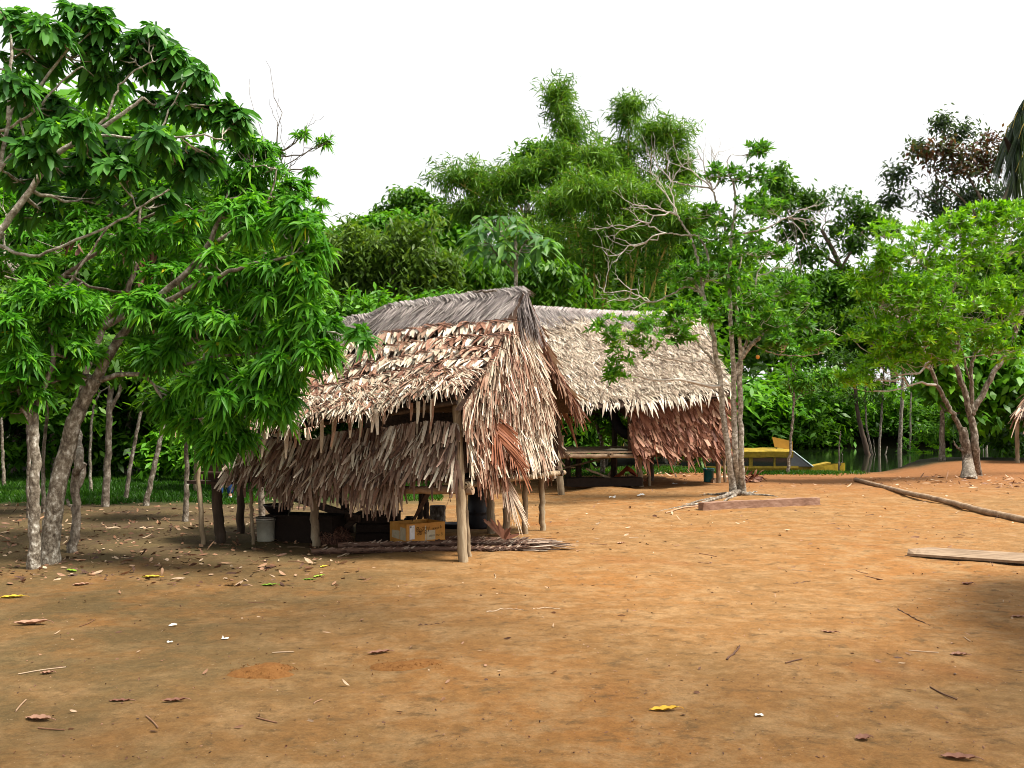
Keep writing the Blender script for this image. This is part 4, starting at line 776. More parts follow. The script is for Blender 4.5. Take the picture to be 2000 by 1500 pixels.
# ------------------------------------------------------------------ person behind the near hut
def skin_mesh(name, verts, edges, radii, mat, parent, sub=2, root=0):
    me = bpy.data.meshes.new(name); me.from_pydata([tuple(v) for v in verts], edges, []); o = bpy.data.objects.new(name, me); COL.objects.link(o); o.parent = parent
    md = o.modifiers.new('skin', 'SKIN'); md.use_smooth_shade = True
    lay = me.skin_vertices[0] if me.skin_vertices else None
    if lay is None:
        import bmesh
        bm = bmesh.new(); bm.from_mesh(me); bm.verts.layers.skin.verify(); bm.to_mesh(me); bm.free(); lay = me.skin_vertices[0]
    for i, r in enumerate(radii):
        r = (r, r) if np.isscalar(r) else r; lay.data[i].radius = r; lay.data[i].use_root = (i == root)
    if sub: s = o.modifiers.new('sub', 'SUBSURF'); s.levels = s.render_levels = sub
    me.materials.append(mat); return o
def person():
    b = onground(-6.18, 18.75); e = empty('person', b, 'person in blue jeans standing behind the near hut, only the lower legs in view', 'person'); e.rotation_euler = (0, 0, math.radians(25))
    sk = plain('skin', (.26, .13, .08), .55, .35); jn = plain('blue_denim', (.020, .050, .135), .85, .1, bump=.3, scale=40); sh = plain('grey_shirt', (.20, .22, .25), .85, .1); hr = plain('black_hair', (.012, .010, .009), .5); wt = plain('white_shoe', (.55, .55, .54), .6)
    v = [(0, 0, .90), (0, 0, 1.05), (0, .01, 1.25), (0, .01, 1.36), (0, 0, 1.43), (0, -.01, 1.49), (0, -.015, 1.56), (0, -.01, 1.63)]; r = [(.15, .10), (.13, .09), (.15, .10), (.12, .08), (.05, .05), (.062, .07), (.072, .085), (.055, .07)]; ed = [(i, i + 1) for i in range(7)]
    for s in (-1, 1):
        k = len(v); v += [(s * .09, 0, .84), (s * .10, -.01, .48), (s * .10, .01, .10), (s * .105, -.12, .035)]; r += [.085, .058, .042, .035]; ed += [(0, k), (k, k + 1), (k + 1, k + 2), (k + 2, k + 3)]
        k = len(v); v += [(s * .19, 0, 1.33), (s * .235, .01, 1.05), (s * .245, -.06, .83), (s * .245, -.09, .76)]; r += [.055, .042, .032, (.035, .018)]; ed += [(3, k), (k, k + 1), (k + 1, k + 2), (k + 2, k + 3)]
        w = k + 3
        for i, (dx, L) in enumerate(((-.027, .075), (-.009, .085), (.009, .08), (.026, .065))):
            k = len(v); v += [(s * .245 , -.10 + dx, .735), (s * .243, -.103 + dx * 1.15, .735 - L * .55), (s * .232, -.105 + dx * 1.2, .735 - L)]; r += [.009, .008, .006]; ed += [(w, k), (k, k + 1), (k + 1, k + 2)]
        k = len(v); v += [(s * .235, -.135, .765), (s * .228, -.15, .73)]; r += [.010, .008]; ed += [(w, k), (k, k + 1)]
    skin_mesh('body', v, ed, r, sk, e, 1)
    a = Acc(); B = np.array(b) ; a.lathe(B + A3(0, -.098, 1.545), [(.001, -.012), (.012, -.01), (.016, .0), (.008, .03), (.001, .04)], 10); a.build('nose', sk, e, loc=None)
    ey = plain('eye_dark', (.03, .02, .015), .2)
    for s in (-1, 1):
        a = Acc(); a.lathe(B + A3(s * .03, -.088, 1.585), [(.001, -.008), (.012, 0), (.001, .008)], 10); a.build('eye', ey, e)
        a = Acc(); a.lathe(B + A3(s * .078, 0, 1.56), [(.001, -.032), (.014, -.015), (.016, .015), (.001, .032)], 10); a.build('ear', sk, e)
    a = Acc(); a.tube(B + np.array([[-.022, -.088, 1.508], [0, -.094, 1.506], [.022, -.088, 1.508]]), .005, 6); a.build('mouth', plain('lip', (.25, .09, .07), .5), e)
    a = Acc(); th = np.linspace(.0, 1.75, 10); a.lathe(B + A3(0, .012, 1.585), [(.092 * math.sin(t) + .001, .118 * math.cos(t)) for t in th], 20); a.build('hair', hr, e)
    v = [(0, 0, .92), (0, 0, .98)]; r = [(.165, .115), (.155, .108)]; ed = [(0, 1)]
    for s in (-1, 1): k = len(v); v += [(s * .095, 0, .82), (s * .102, -.01, .48), (s * .102, .01, .09)]; r += [.098, .078, .072]; ed += [(0, k), (k, k + 1), (k + 1, k + 2)]
    skin_mesh('jeans', v, ed, r, jn, e, 1)
    v = [(0, 0, .93), (0, 0, 1.1), (0, .01, 1.27), (0, .01, 1.39)]; r = [(.17, .12), (.155, .11), (.17, .12), (.11, .09)]; ed = [(0, 1), (1, 2), (2, 3)]
    for s in (-1, 1): k = len(v); v += [(s * .19, 0, 1.33), (s * .225, .01, 1.12)]; r += [.07, .06]; ed += [(2, k), (k, k + 1)]
    skin_mesh('shirt', v, ed, r, sh, e, 1)
    for s in (-1, 1): skin_mesh('shoe', [(s * .102, .05, .045), (s * .103, -.05, .045), (s * .107, -.17, .035)], [(0, 1), (1, 2)], [(.045, .045), (.047, .045), (.042, .03)], wt, e, 1)
person()
# ------------------------------------------------------------------ trees near the camera, left side
def pts(Y, *q): return [P(a[0], a[1], a[2] if len(a) > 2 else Y) for a in q]
def mango_tree():
    b = G(95, 1100); Y = b[1]; T = Tree('mango_tree', 'big leafy tree with thick pale leaning trunk and drooping leaves reaching over the hut', b)
    T.trunk([b] + pts(Y, (100, 1040), (107, 985), (122, 910), (138, 850), (156, 795), (186, 742)), .105, .078, .35, n=40, jit=.006, seg=14, rough=.02)
    T.trunk(pts(Y, (186, 742), (228, 735), (285, 729), (335, 718), (400, 700, 9.8), (500, 690, 9.6)), .034, .014, n=18)
    T.trunk(pts(Y, (186, 742), (215, 690), (262, 625), (330, 565, 9.9), (400, 490, 9.8), (440, 400, 9.8)), .062, .022, n=24)
    T.trunk(pts(Y, (262, 625), (380, 560, 9.7), (480, 520, 9.5), (570, 500, 9.4)), .035, .014, n=18)
    T.trunk(pts(Y, (186, 745), (172, 735), (155, 733)), .035, .026, n=6)
    T.trunk(pts(Y, (400, 700, 9.8), (470, 760, 9.6), (520, 800, 9.5)), .018, .008, n=12)
    T.trunk(pts(Y, (330, 718, 10), (395, 745, 9.8), (420, 800, 9.6)), .016, .008, n=12)
    for c in ((600, 480, 42, 60, 9.5), (610, 575, 45, 60, 9.5), (535, 560, 70, 55, 9.6), (478, 640, 80, 50, 9.6), (598, 640, 55, 40, 9.4), (555, 715, 60, 40, 9.4), (490, 775, 62, 42, 9.4), (440, 835, 45, 40, 9.5),
              (410, 740, 55, 50, 9.7), (385, 650, 65, 50, 9.8), (305, 610, 60, 45, 10), (300, 685, 60, 32, 10), (450, 540, 65, 55, 9.8), (495, 430, 55, 55, 9.9), (545, 790, 30, 35, 9.4), (425, 875, 22, 20, 9.5),
              (575, 420, 30, 40, 9.7), (390, 830, 40, 40, 10.2), (340, 790, 30, 30, 10.4), (625, 690, 30, 24, 9.2)):
        cc, r = PB(*c); T.blob(cc, r, 11, 9, 'mango', .95, .5, .45, tr=.006, low=-.8)
    cc, r = PB(698, 655, 34, 20, 8.9); h = limb(T.br, P(600, 640, 9.4), P(690, 645, 8.9), .012, .006); T.blob(cc, r, 4, 4, 'mango', .95, .4, .5, limbs=False)
    T.done(M['bark_pale'], M['mango'], M['limb_pale'])
mango_tree()
def slim_left():
    b = G(66, 1110); Y = b[1]; T = Tree('fruit_tree', 'slender pale speckled trunk in front of the leaning mango trunk, with rounder leaves on top', b)
    T.trunk([b] + pts(Y, (66, 1030), (68, 960), (68, 880), (64, 820), (62, 760)), .062, .046, .35, n=30, seg=12)
    T.trunk(pts(Y, (64, 820), (92, 745), (104, 700), (98, 640), (92, 590), (60, 560), (10, 540)), .034, .014, n=30)
    T.trunk(pts(Y, (66, 835), (40, 780), (30, 720), (35, 650), (50, 590)), .032, .012, n=20)
    T.trunk(pts(Y, (92, 600), (130, 560), (170, 500), (215, 440)), .02, .01, n=14)
    for c in ((40, 590, 60, 40, 9.6), (40, 690, 55, 45, 9.5), (115, 655, 50, 40, 9.8), (50, 755, 50, 30, 9.7), (150, 600, 55, 40, 9.9), (-40, 640, 60, 90, 9.6), (150, 690, 45, 30, 10), (20, 640, 40, 30, 9.3), (110, 585, 40, 30, 9.5)):
        cc, r = PB(*c); T.blob(cc, r, 9, 9, 'lance', .92, .5, .3, tr=.006)
    for c in ((40, 800, 40, 22, 9.7), (120, 740, 35, 20, 9.9), (30, 735, 35, 25, 9.4)):
        cc, r = PB(*c); T.blob(cc, r, 4, 5, 'round', 1.0, .5, .3, tr=.006)
    T.done(M['bark_pale'], M['mango'], M['bark_grey'])
slim_left()
def palmate_tree():
    b = onground(-8.2, 11.2); Y = 10.35; T = Tree('palmate_tree', 'tall tree at the upper left with hand shaped drooping leaves and a pale curving limb', b)
    T.trunk([b] + [A3(-8.0, 11.2, 1.2), A3(-7.6, 11.1, 2.4)] + pts(Y, (-90, 560), (0, 450)), .11, .07, .2, n=30)
    T.trunk(pts(Y, (0, 450), (50, 385), (100, 312), (145, 278), (185, 258), (240, 222), (280, 190)), .041, .018, n=34, jit=.004, rough=.015)
    T.trunk(pts(Y, (185, 258), (215, 215), (228, 175), (255, 145), (300, 120)), .017, .008, n=16)
    T.trunk(pts(Y, (180, 262), (240, 268), (285, 272), (315, 250), (330, 215), (360, 160)), .017, .008, n=18)
    T.trunk(pts(Y, (285, 272), (340, 270), (400, 265), (440, 275)), .016, .008, n=14)
    T.trunk(pts(Y, (-40, 420), (0, 320), (25, 205), (75, 170), (120, 110), (140, 95)), .026, .012, n=24)
    T.trunk(pts(Y, (0, 255), (60, 225), (110, 170), (160, 130)), .017, .009, n=16)
    T.trunk(pts(Y, (15, 235), (22, 130), (20, 60), (-5, 10)), .022, .010, n=14)
    T.trunk(pts(Y, (-30, 380), (15, 310), (45, 275), (40, 230)), .022, .012, n=14)
    T.trunk(pts(10.1, (0, 480), (60, 500), (150, 470), (250, 420), (330, 370)), .022, .010, n=22)
    for c in ((40, 50, 60, 35, 10.6), (150, 40, 45, 28, 10.6), (205, 45, 20, 30, 10.5), (60, 110, 60, 40, 10.6), (150, 110, 50, 40, 10.6), (285, 75, 50, 28, 10.6), (250, 105, 40, 30, 10.6), (330, 110, 48, 35, 10.6), (375, 150, 28, 45, 10.6),
              (300, 150, 50, 30, 10.8), (365, 210, 40, 28, 10.7), (325, 215, 50, 30, 10.8), (415, 215, 40, 22, 10.7), (455, 240, 28, 22, 10.7), (60, 190, 55, 35, 11), (110, 215, 40, 25, 11), (20, 265, 50, 40, 11),
              (200, 300, 50, 35, 11.1), (280, 320, 55, 35, 11), (345, 330, 50, 35, 10.9), (400, 300, 45, 30, 10.9), (140, 330, 50, 40, 11.2), (50, 345, 60, 40, 11.2), (185, 395, 50, 35, 11.1), (-60, 150, 60, 120, 10.8), (300, 390, 50, 30, 10.8), (90, 410, 60, 40, 11.1), (200, 160, 40, 30, 10.9), (60, 300, 45, 30, 9.9), (130, 250, 40, 24, 9.9), (30, 180, 40, 30, 9.9), (220, 330, 45, 28, 9.9), (100, 60, 40, 25, 10.1), (300, 270, 40, 24, 10)):
        cc, r = PB(*c); T.blob(cc, r, 7, 4, 'palmate', .92, .5, .4, tr=.007, low=-.4)
    T.done(M['limb_pale'], M['palmate'], M['limb_pale'])
palmate_tree()
def tangle_tree():
    b = G(142, 1078); Y = 11.5; T = Tree('leafy_tree', 'bushy tangled tree with reddish twigs, dead brown leaves and a knobbly stub at its foot', b)
    T.trunk([b] + pts(Y - .6, (150, 1010), (146, 940), (156, 890), (150, 820, 12), (165, 740, 12), (200, 640, 12.2), (250, 560, 12.3)), .055, .035, .25, n=40)
    T.trunk(pts(11.4, (148, 960), (160, 930), (166, 905)), .05, .03, n=8); T.trunk(pts(11.4, (146, 1000), (136, 985), (130, 975)), .03, .018, n=6)
    T.trunk(pts(Y, (250, 570), (268, 500), (272, 420), (280, 370)), .035, .015, n=16)
    T.trunk(pts(Y, (200, 640), (270, 600), (300, 590), (390, 520), (425, 430), (440, 395)), .045, .02, n=24)
    T.trunk(pts(Y, (60, 560), (110, 545), (180, 500), (240, 450), (350, 390)), .035, .014, n=20)
    T.trunk(pts(Y, (80, 590), (130, 540), (175, 560), (240, 570)), .025, .014, n=14)
    T.trunk(pts(Y, (140, 460), (200, 430), (250, 400), (300, 385)), .025, .012, n=14)
    T.trunk(pts(Y, (425, 470), (470, 440), (520, 400), (540, 330)), .025, .010, n=14)
    for c in ((450, 345, 70, 40, 12), (520, 395, 60, 50, 12), (565, 385, 35, 45, 11.8), (400, 410, 70, 50, 12), (310, 460, 65, 50, 12.2), (215, 480, 70, 50, 12.3), (110, 470, 70, 50, 12.3), (20, 430, 60, 60, 12.3), (400, 510, 65, 50, 12), (250, 545, 65, 40, 12.4),
              (120, 545, 65, 45, 12.4), (505, 320, 45, 35, 12), (600, 440, 28, 30, 11.8), (480, 290, 45, 30, 12), (350, 380, 50, 40, 12), (20, 510, 60, 50, 12.3), (200, 590, 60, 40, 12.4), (560, 450, 40, 40, 12), (460, 400, 60, 40, 11.9), (160, 430, 60, 35, 10.6), (250, 470, 55, 35, 10.6), (350, 450, 50, 35, 10.6), (70, 520, 50, 30, 10.4), (330, 540, 50, 30, 10.5)):
        cc, r = PB(*c); T.blob(cc, r, 9, 9, 'lance', .925, .5, .35, tr=.006, low=-.7)
    A_ = Acc(); n = 16
    for q in ((285, 560), (325, 595), (275, 505), (148, 455), (300, 530)):
        p = P(q[0], q[1], 11.6) + rng.normal(size=(n, 3)) * .09; leaves(A_, p, A3(0, 0, -1) + rng.normal(size=(n, 3)) * .35, rnd_unit(n), R(.12, .22, n), .06, .1, R(.08, .42, n), 'broad', curl=.2)
    A_.build('dead_leaves', M['thatch'], T.root)
    T.done(M['bark_grey'], M['bright_mix'] if 'bright_mix' in M else M['mango'], M['limb_pale'])
tangle_tree()
def bare_twigs(T, start, ends, Y, r0=.02, depth=3, spread=.5, target=None):
    for e in ends:
        s0 = P(*start) if len(start) == 3 else P(start[0], start[1], Y); e0 = P(e[0], e[1], e[2] if len(e) > 2 else Y); h = limb(T.br, s0, e0, r0, r0 * .5, sag=-.05, n=9, jit=.03)
        def rec(h, r, L, d):
            for i in range(3, len(h)):
                if rng.random() < .75:
                    ax = unit(h[i] - h[i - 1]); q = h[i] + (ax * .7 + rng.normal(size=3) * spread + A3(0, 0, .25)) * L * R(.5, 1.1)
                    k = limb(T.br, h[i], q, r, r * .45, sag=.1, n=6, seg=5, jit=.03)
                    if d > 1: rec(k, r * .6, L * .55, d - 1)
        rec(h, r0 * .45, np.linalg.norm(e0 - s0) * .42, depth - 1)
def dead_tree():
    b = onground(-4.3, 15.0); T = Tree('dying_tree', 'nearly bare thin tree with upright twigs against the white sky above the mango crown', b)
    T.trunk([b] + pts(15, (505, 700), (515, 520), (530, 380), (532, 300)), .05, .018, .2, n=24)
    bare_twigs(T, (528, 400), [(490, 260), (535, 190), (575, 320), (615, 420)], 15, .012, 2, .35); bare_twigs(T, (532, 340), [(645, 275), (600, 250)], 15, .010, 2, .25)
    for c in ((590, 262, 22, 12, 15), (632, 280, 18, 10, 15), (560, 345, 25, 20, 15), (605, 330, 22, 14, 15), (620, 385, 15, 25, 15), (545, 290, 14, 14, 15)):
        cc, r = PB(*c); T.blob(cc, r, 3, 4, 'lance', .9, .5, .4, tr=.005)
    T.done(M['bark_grey'], M['mango'])
dead_tree()
# slender trunks behind, each carrying its own piece of the dark canopy
for i, (b_, top, r, fork, lab) in enumerate((
    ((205, 990), [(210, 900), (213, 820), (215, 740), (213, 690)], .085, (240, 700), 'straight pale forked trunk at the grass edge with fallen yellow leaf at its foot'),
    ((178, 962), [(176, 880), (182, 800), (196, 765)], .042, None, 'thinnest straight pale sapling trunk standing in the grass'),
    ((245, 978), [(256, 900), (272, 820), (287, 755)], .055, None, 'slim mottled trunk leaning right in the grass behind'),
    ((284, 988), [(297, 930), (315, 850), (330, 780), (345, 720)], .068, None, 'pale trunk leaning furthest right beside the dark thatched shelter'),
    ((362, 1018), [(364, 960), (364, 890), (362, 840)], .060, None, 'dark trunk whose foot is nearest the left end of the near hut'),
    ((8, 952), [(6, 900), (4, 850), (0, 780)], .055, None, 'dark trunk at the far left edge behind the clearing'),
    ((57, 1012), [(56, 930), (56, 860), (50, 780)], .050, None, 'dark upright trunk just behind the slender speckled trunk'),
    ((86, 1002), [(84, 940), (85, 880), (92, 800), (90, 740)], .045, None, 'reddish wavy trunk between the speckled and the leaning trunks'),
    ((150, 1003), [(148, 930), (152, 840), (158, 780)], .05, None, 'mossy upright trunk right behind the leaning mango trunk'))):
    b = G(*b_); Y = b[1]; T = Tree('slender_tree', lab, b, group='slender trees behind the clearing on the left')
    r *= .82; p = T.trunk([b] + pts(Y, *top), r, r * .62, .2, n=26, jit=.006)
    if fork: T.trunk([p[int(len(p) * .55)], P(fork[0] - 6, fork[1] + 60, Y), P(fork[0], fork[1], Y)], r * .55, r * .4, n=8)
    tx, ty = top[-1]
    for dx, dy, rx, ry in ((-30, -60, 75, 45), (40, -80, 70, 50)):
        cc, rr = PB(tx + dx, ty + dy, rx * 15 / Y * 1.0, ry * 15 / Y, Y); T.blob(cc, rr, 6, 8, 'x', 1, .5, .2, lo=dict(m=9, L=.26, Wd=.09, rad=.13), tr=.008)
    T.done(M['bark_pale'] if i in (1, 3) else M['bark_grey'], M['dark' if i % 2 else 'forest'])
# ------------------------------------------------------------------ trees in the middle and on the right
def branchy(T, Y, segs):
    for q, r0, r1 in segs: T.trunk(pts(Y, *q), r0, r1, n=6 * len(q), jit=.010)
def three_stem():
    b = G(1440, 968); Y = b[1]; T = Tree('three_stemmed_tree', 'pale three stemmed tree with half bare white branches in front of the large hut', b)
    T.trunk([G(1432, 966)] + pts(Y, (1424, 900), (1414, 820), (1406, 740), (1398, 690), (1390, 640), (1382, 600), (1366, 568), (1352, 545)), .068, .036, .5, n=46, seg=11)
    T.trunk([G(1441, 964)] + pts(Y, (1437, 900), (1434, 820), (1433, 760), (1431, 690), (1428, 640), (1426, 590), (1424, 540), (1428, 470), (1436, 400), (1432, 350)), .070, .020, .5, n=52, seg=11)
    T.trunk([G(1449, 965)] + pts(Y, (1448, 900), (1447, 820), (1445, 740), (1447, 705), (1462, 680), (1484, 658)), .064, .042, .5, n=40, seg=11)
    branchy(T, Y, [([(1446, 735), (1446, 690), (1441, 640), (1438, 600), (1442, 540), (1450, 480)], .045, .018), ([(1433, 745), (1445, 700), (1458, 668), (1464, 640), (1470, 600), (1478, 540)], .042, .016), ([(1404, 730), (1388, 700), (1370, 680), (1350, 660), (1290, 650)], .032, .012),
        ([(1376, 590), (1366, 520), (1352, 470), (1335, 440), (1322, 420)], .034, .016), ([(1368, 575), (1385, 520), (1375, 480), (1360, 460), (1330, 460), (1300, 455)], .03, .012), ([(1428, 480), (1415, 440), (1400, 400), (1388, 370), (1350, 362), (1310, 355)], .026, .012),
        ([(1428, 470), (1460, 455), (1500, 445), (1540, 425), (1580, 440)], .022, .009), ([(1484, 658), (1505, 640), (1540, 630), (1580, 640)], .022, .010), ([(1366, 570), (1340, 560), (1310, 575), (1270, 590), (1230, 570), (1180, 572)], .024, .010), ([(1460, 665), (1510, 690), (1560, 695), (1610, 690)], .018, .008), ([(1432, 360), (1420, 320), (1430, 300)], .018, .006)])
    bare_twigs(T, (1322, 420, Y), [(1240, 400), (1270, 330), (1210, 450), (1300, 360)], Y, .019, 3, .40)
    bare_twigs(T, (1300, 455, Y), [(1225, 480), (1190, 500), (1250, 430)], Y, .017, 3, .38)
    bare_twigs(T, (1310, 355, Y), [(1270, 300), (1310, 290), (1350, 310)], Y, .011, 2, .45)
    bare_twigs(T, (1390, 372, Y), [(1330, 320), (1360, 290), (1400, 300), (1430, 330)], Y, .017, 3, .42)
    bare_twigs(T, (1180, 572, Y), [(1165, 540), (1190, 510)], Y, .009, 2, .4)
    bare_twigs(T, (1270, 590, Y), [(1185, 590), (1200, 545), (1230, 610)], Y, .014, 3, .4)
    bare_twigs(T, (1540, 425, Y), [(1610, 440), (1580, 480), (1600, 400)], Y, .010, 3, .35)
    bare_twigs(T, (1580, 640, Y), [(1640, 655), (1600, 690)], Y, .009, 2, .35); bare_twigs(T, (1478, 540, Y), [(1520, 480), (1540, 520)], Y, .014, 3, .4)
    for c in ((1300, 640, 50, 24, 17.3), (1250, 625, 30, 18, 17.2), (1180, 632, 24, 16, 17.2), (1215, 665, 30, 20, 17.2), (1270, 670, 40, 22, 17.2), (1335, 650, 40, 28, 17.5), (1205, 700, 26, 20, 17.2), (1200, 735, 18, 10, 17.2), (1330, 615, 30, 14, 17.4), (1240, 650, 24, 20, 17.2),
              (1380, 610, 30, 30, 18), (1400, 545, 50, 40, 18.2), (1450, 580, 55, 45, 18), (1490, 630, 55, 35, 18), (1520, 570, 50, 40, 18.4), (1560, 620, 50, 40, 18.2), (1430, 500, 50, 35, 18.4), (1450, 640, 35, 25, 17.6), (1340, 540, 40, 28, 18.4),
              (1440, 420, 40, 30, 18.4), (1460, 340, 40, 24, 18.4), (1410, 340, 30, 18, 18.4), (1500, 490, 40, 28, 18.4), (1400, 460, 35, 28, 18.4), (1480, 295, 20, 10, 18.4), (1600, 670, 35, 22, 18.2), (1540, 670, 45, 22, 18), (1380, 420, 26, 18, 18.5), (1500, 400, 26, 26, 18.6)):
        cc, r = PB(*c); top_ = c[1] < 475 or (c[4] < 17.35); T.blob(cc, r * (1.25 if top_ else 1), 5 if c[4] < 17.35 else 8, 5 if top_ else 8, 'rosette', .95, .8 if top_ else .5, .4, tr=.005, tb=.12 if c[4] < 17.35 else 0)
    q = P(1480, 697, 18.0); A_ = Acc(); A_.lathe(q, [(.001, -.05), (.035, -.03), (.042, 0), (.03, .035), (.001, .045)], 14); A_.build('fruit', plain('orange_fruit', (.65, .26, .02), .4), T.root)
    for e in ((1330, 985), (1280, 1000), (1365, 965), (1400, 990), (1480, 960), (1520, 970)):
        g1 = G(*e); A_ = Acc(); m = (b + g1) / 2; m[2] = float(terr(m[0], m[1])) + .02; A_.tube(spline([b + A3(0, 0, .08), b * .75 + g1 * .25 + A3(0, 0, .035), m, g1 + A3(0, 0, -.01)], 14, .012), np.linspace(.055, .012, 13), 7, rough=.08); A_.build('root', M['bark_grey'], T.root)
    T.done(M['limb_pale'], M['mid_green'], M['bark_white'])
M['mid_green'] = leafmat('midgreen_leaf', [(0, g(.030, .105, .009)), (.45, g(.070, .225, .014)), (.85, g(.15, .36, .022)), (1, g(.30, .44, .03))])
three_stem()
def right_tree():
    b = G(1897, 934); Y = b[1]; T = Tree('branching_tree', 'broad bright green tree with hollow mossy foot and spreading pale limbs, right of the log', b)
    T.trunk([G(1892, 934)] + pts(Y, (1890, 900), (1884, 860), (1880, 835)), .15, .105, .5, n=16, seg=12, rough=.03)
    T.trunk([G(1908, 934)] + pts(Y, (1905, 880), (1901, 835), (1893, 805), (1886, 775), (1872, 730), (1862, 700), (1868, 670)), .11, .045, .5, n=36, seg=11, rough=.015)
    branchy(T, Y, [([(1887, 855), (1870, 825), (1848, 785), (1830, 750), (1812, 705), (1795, 665), (1770, 620)], .07, .035), ([(1897, 812), (1905, 795), (1925, 760), (1942, 725), (1965, 690), (1985, 645), (2000, 590), (2010, 520)], .085, .045), ([(1897, 808), (1898, 760), (1896, 720), (1905, 690), (1918, 660), (1930, 620)], .06, .03), ([(1866, 700), (1850, 650), (1842, 600), (1825, 540), (1815, 480)], .045, .02), ([(1870, 690), (1872, 640), (1862, 590), (1860, 540)], .045, .018), ([(1893, 740), (1880, 690), (1870, 660)], .03, .015), ([(1905, 690), (1925, 680), (1930, 670)], .022, .014), ([(1890, 770), (1876, 735), (1868, 690), (1866, 640), (1880, 580), (1900, 520)], .04, .018), ([(1880, 880), (1868, 872), (1862, 860)], .04, .012), ([(1985, 650), (1960, 580), (1940, 520), (1930, 460)], .035, .014), ([(1825, 540), (1780, 500), (1740, 480)], .022, .01), ([(1820, 500), (1835, 470), (1818, 440)], .03, .02)])
    for c in ((1735, 480, 50, 40, 21.5), (1800, 490, 50, 45, 22), (1860, 480, 55, 45, 22), (1920, 490, 60, 45, 22), (1975, 470, 50, 60, 22), (1870, 545, 60, 45, 21.8), (1940, 560, 60, 45, 21.8), (1800, 560, 55, 45, 21.5), (1740, 555, 50, 45, 21.5), (1760, 620, 55, 40, 21.4), (1830, 620, 60, 40, 21.4), (1900, 620, 60, 36, 21.4), (1970, 620, 50, 40, 21.8),
              (1710, 620, 40, 45, 21.5), (1720, 530, 35, 30, 21.3), (2040, 520, 60, 90, 22), (1860, 440, 30, 18, 22), (1910, 430, 30, 25, 22.2), (1840, 660, 45, 25, 21.5), (2010, 600, 50, 60, 22), (2030, 470, 60, 60, 22), (1960, 680, 50, 35, 21.8), (1700, 690, 40, 40, 21.6), (1680, 740, 34, 24, 21.6), (1820, 690, 50, 22, 21.5), (1690, 560, 36, 40, 21.6), (1960, 420, 30, 22, 22.2), (1780, 660, 45, 26, 21.3), (1735, 680, 40, 30, 21.6)):
        cc, r = PB(*c); T.blob(cc, r * A3(1.3, 1.1, 1.3), 10, 8, 'rosette', 1.1, .6, .25, tr=.007)
    T.done(M['bark_grey'], M['yellowgreen'], M['bark_white'])
right_tree()
def bank_tree(name, lab, base, stem, r, crown, leaf, kind='x', lo=None, bark='bark_grey', Y=None, extra=(), twigs=(), group=None, scale=1, ns=6, npr=8, sub=.5, tb=0):
    b = G(*base) if Y is None else A3((base[0] - CX) / F * Y, Y, float(terr((base[0] - CX) / F * Y, Y))); Y = b[1]; T = Tree(name, lab, b, 'tree' if 'tree' in name or 'palm' in name else 'bush' if 'bush' in name else 'plant' if 'plant' in name else 'tree', group)
    if stem: T.trunk([b] + pts(Y, *stem), r, r * .5, .25, n=max(14, 6 * len(stem)), jit=.012)
    for q, r0, r1 in extra: T.trunk(pts(Y, *q), r0, r1, n=6 * len(q))
    for s_, e_, rr in twigs: bare_twigs(T, (s_[0], s_[1], Y), e_, Y, rr, 2, .4)
    for c in crown:
        cc, rr = PB(c[0], c[1], c[2], c[3], c[4] if len(c) > 4 else Y); T.blob(cc, rr, ns, npr, kind, scale, sub, .12, lo=lo, tr=.010, tb=tb)
    T.done(M[bark], M[leaf]); return T.root
L2 = dict(m=9, L=.30, Wd=.11, rad=.15); L3 = dict(m=10, L=.42, Wd=.17, rad=.24); L4 = dict(m=10, L=.60, Wd=.26, rad=.40)
GB = 'thin trees on the river bank'
bank_tree('bank_tree', 'straight mottled trunk on the bank edge, thickest one left of the bright green tree', (1757, 908), [(1758, 850), (1762, 780), (1766, 700), (1772, 620)], .15, ((1740, 600, 60, 45), (1790, 650, 45, 35), (1750, 690, 40, 22)), 'mid_green', 'x', L2, group=GB)
bank_tree('bank_tree', 'thin pale crooked trunk just right of the thickest bank trunk', (1774, 905), [(1778, 860), (1778, 800), (1780, 750), (1782, 700), (1790, 640)], .075, ((1790, 600, 40, 35), (1775, 725, 28, 16), (1800, 690, 28, 18)), 'yellowgreen', 'x', L2, group=GB, bark='bark_pale', twigs=(((1778, 760), [(1720, 740), (1700, 765), (1810, 720)], .018),))
bank_tree('bank_tree', 'dark leaning trunk over the water, its crown hanging low', (1701, 911), [(1690, 870), (1680, 830), (1673, 790), (1668, 720)], .19, ((1640, 700, 60, 45), (1690, 690, 55, 50), (1660, 770, 50, 28), (1610, 740, 35, 22), (1720, 740, 40, 40)), 'dark', 'x', L2, group=GB, bark='post_dark' )
bank_tree('bank_tree', 'slim grey trunk leaning left right beside the dark leaning trunk', (1708, 910), [(1700, 870), (1692, 830), (1690, 770), (1695, 700)], .08, ((1700, 660, 50, 40),), 'forest', 'x', L2, group=GB)
bank_tree('bank_tree', 'upright grey trunk with small suckers between the leaning trunks and the mottled one', (1716, 910), [(1718, 860), (1722, 800), (1726, 740), (1722, 690)], .09, ((1735, 650, 50, 40), (1725, 770, 25, 25)), 'forest', 'x', L2, group=GB, extra=(([(1714, 908), (1708, 880), (1706, 858)], .03, .015), ([(1724, 908), (1730, 885), (1733, 872)], .06, .03)))
bank_tree('bank_tree', 'small slender pale tree with a sparse forked top standing in front of the boat', (1539, 925), [(1543, 880), (1548, 820), (1552, 760), (1556, 740)], .055, ((1590, 745, 35, 18), (1560, 745, 25, 14), (1620, 735, 22, 12), (1545, 690, 30, 20)), 'mid_green', 'x', dict(m=8, L=.2, Wd=.07, rad=.10), group=GB, bark='bark_pale', twigs=(((1550, 785), [(1600, 760), (1580, 745), (1540, 740)], .016),))
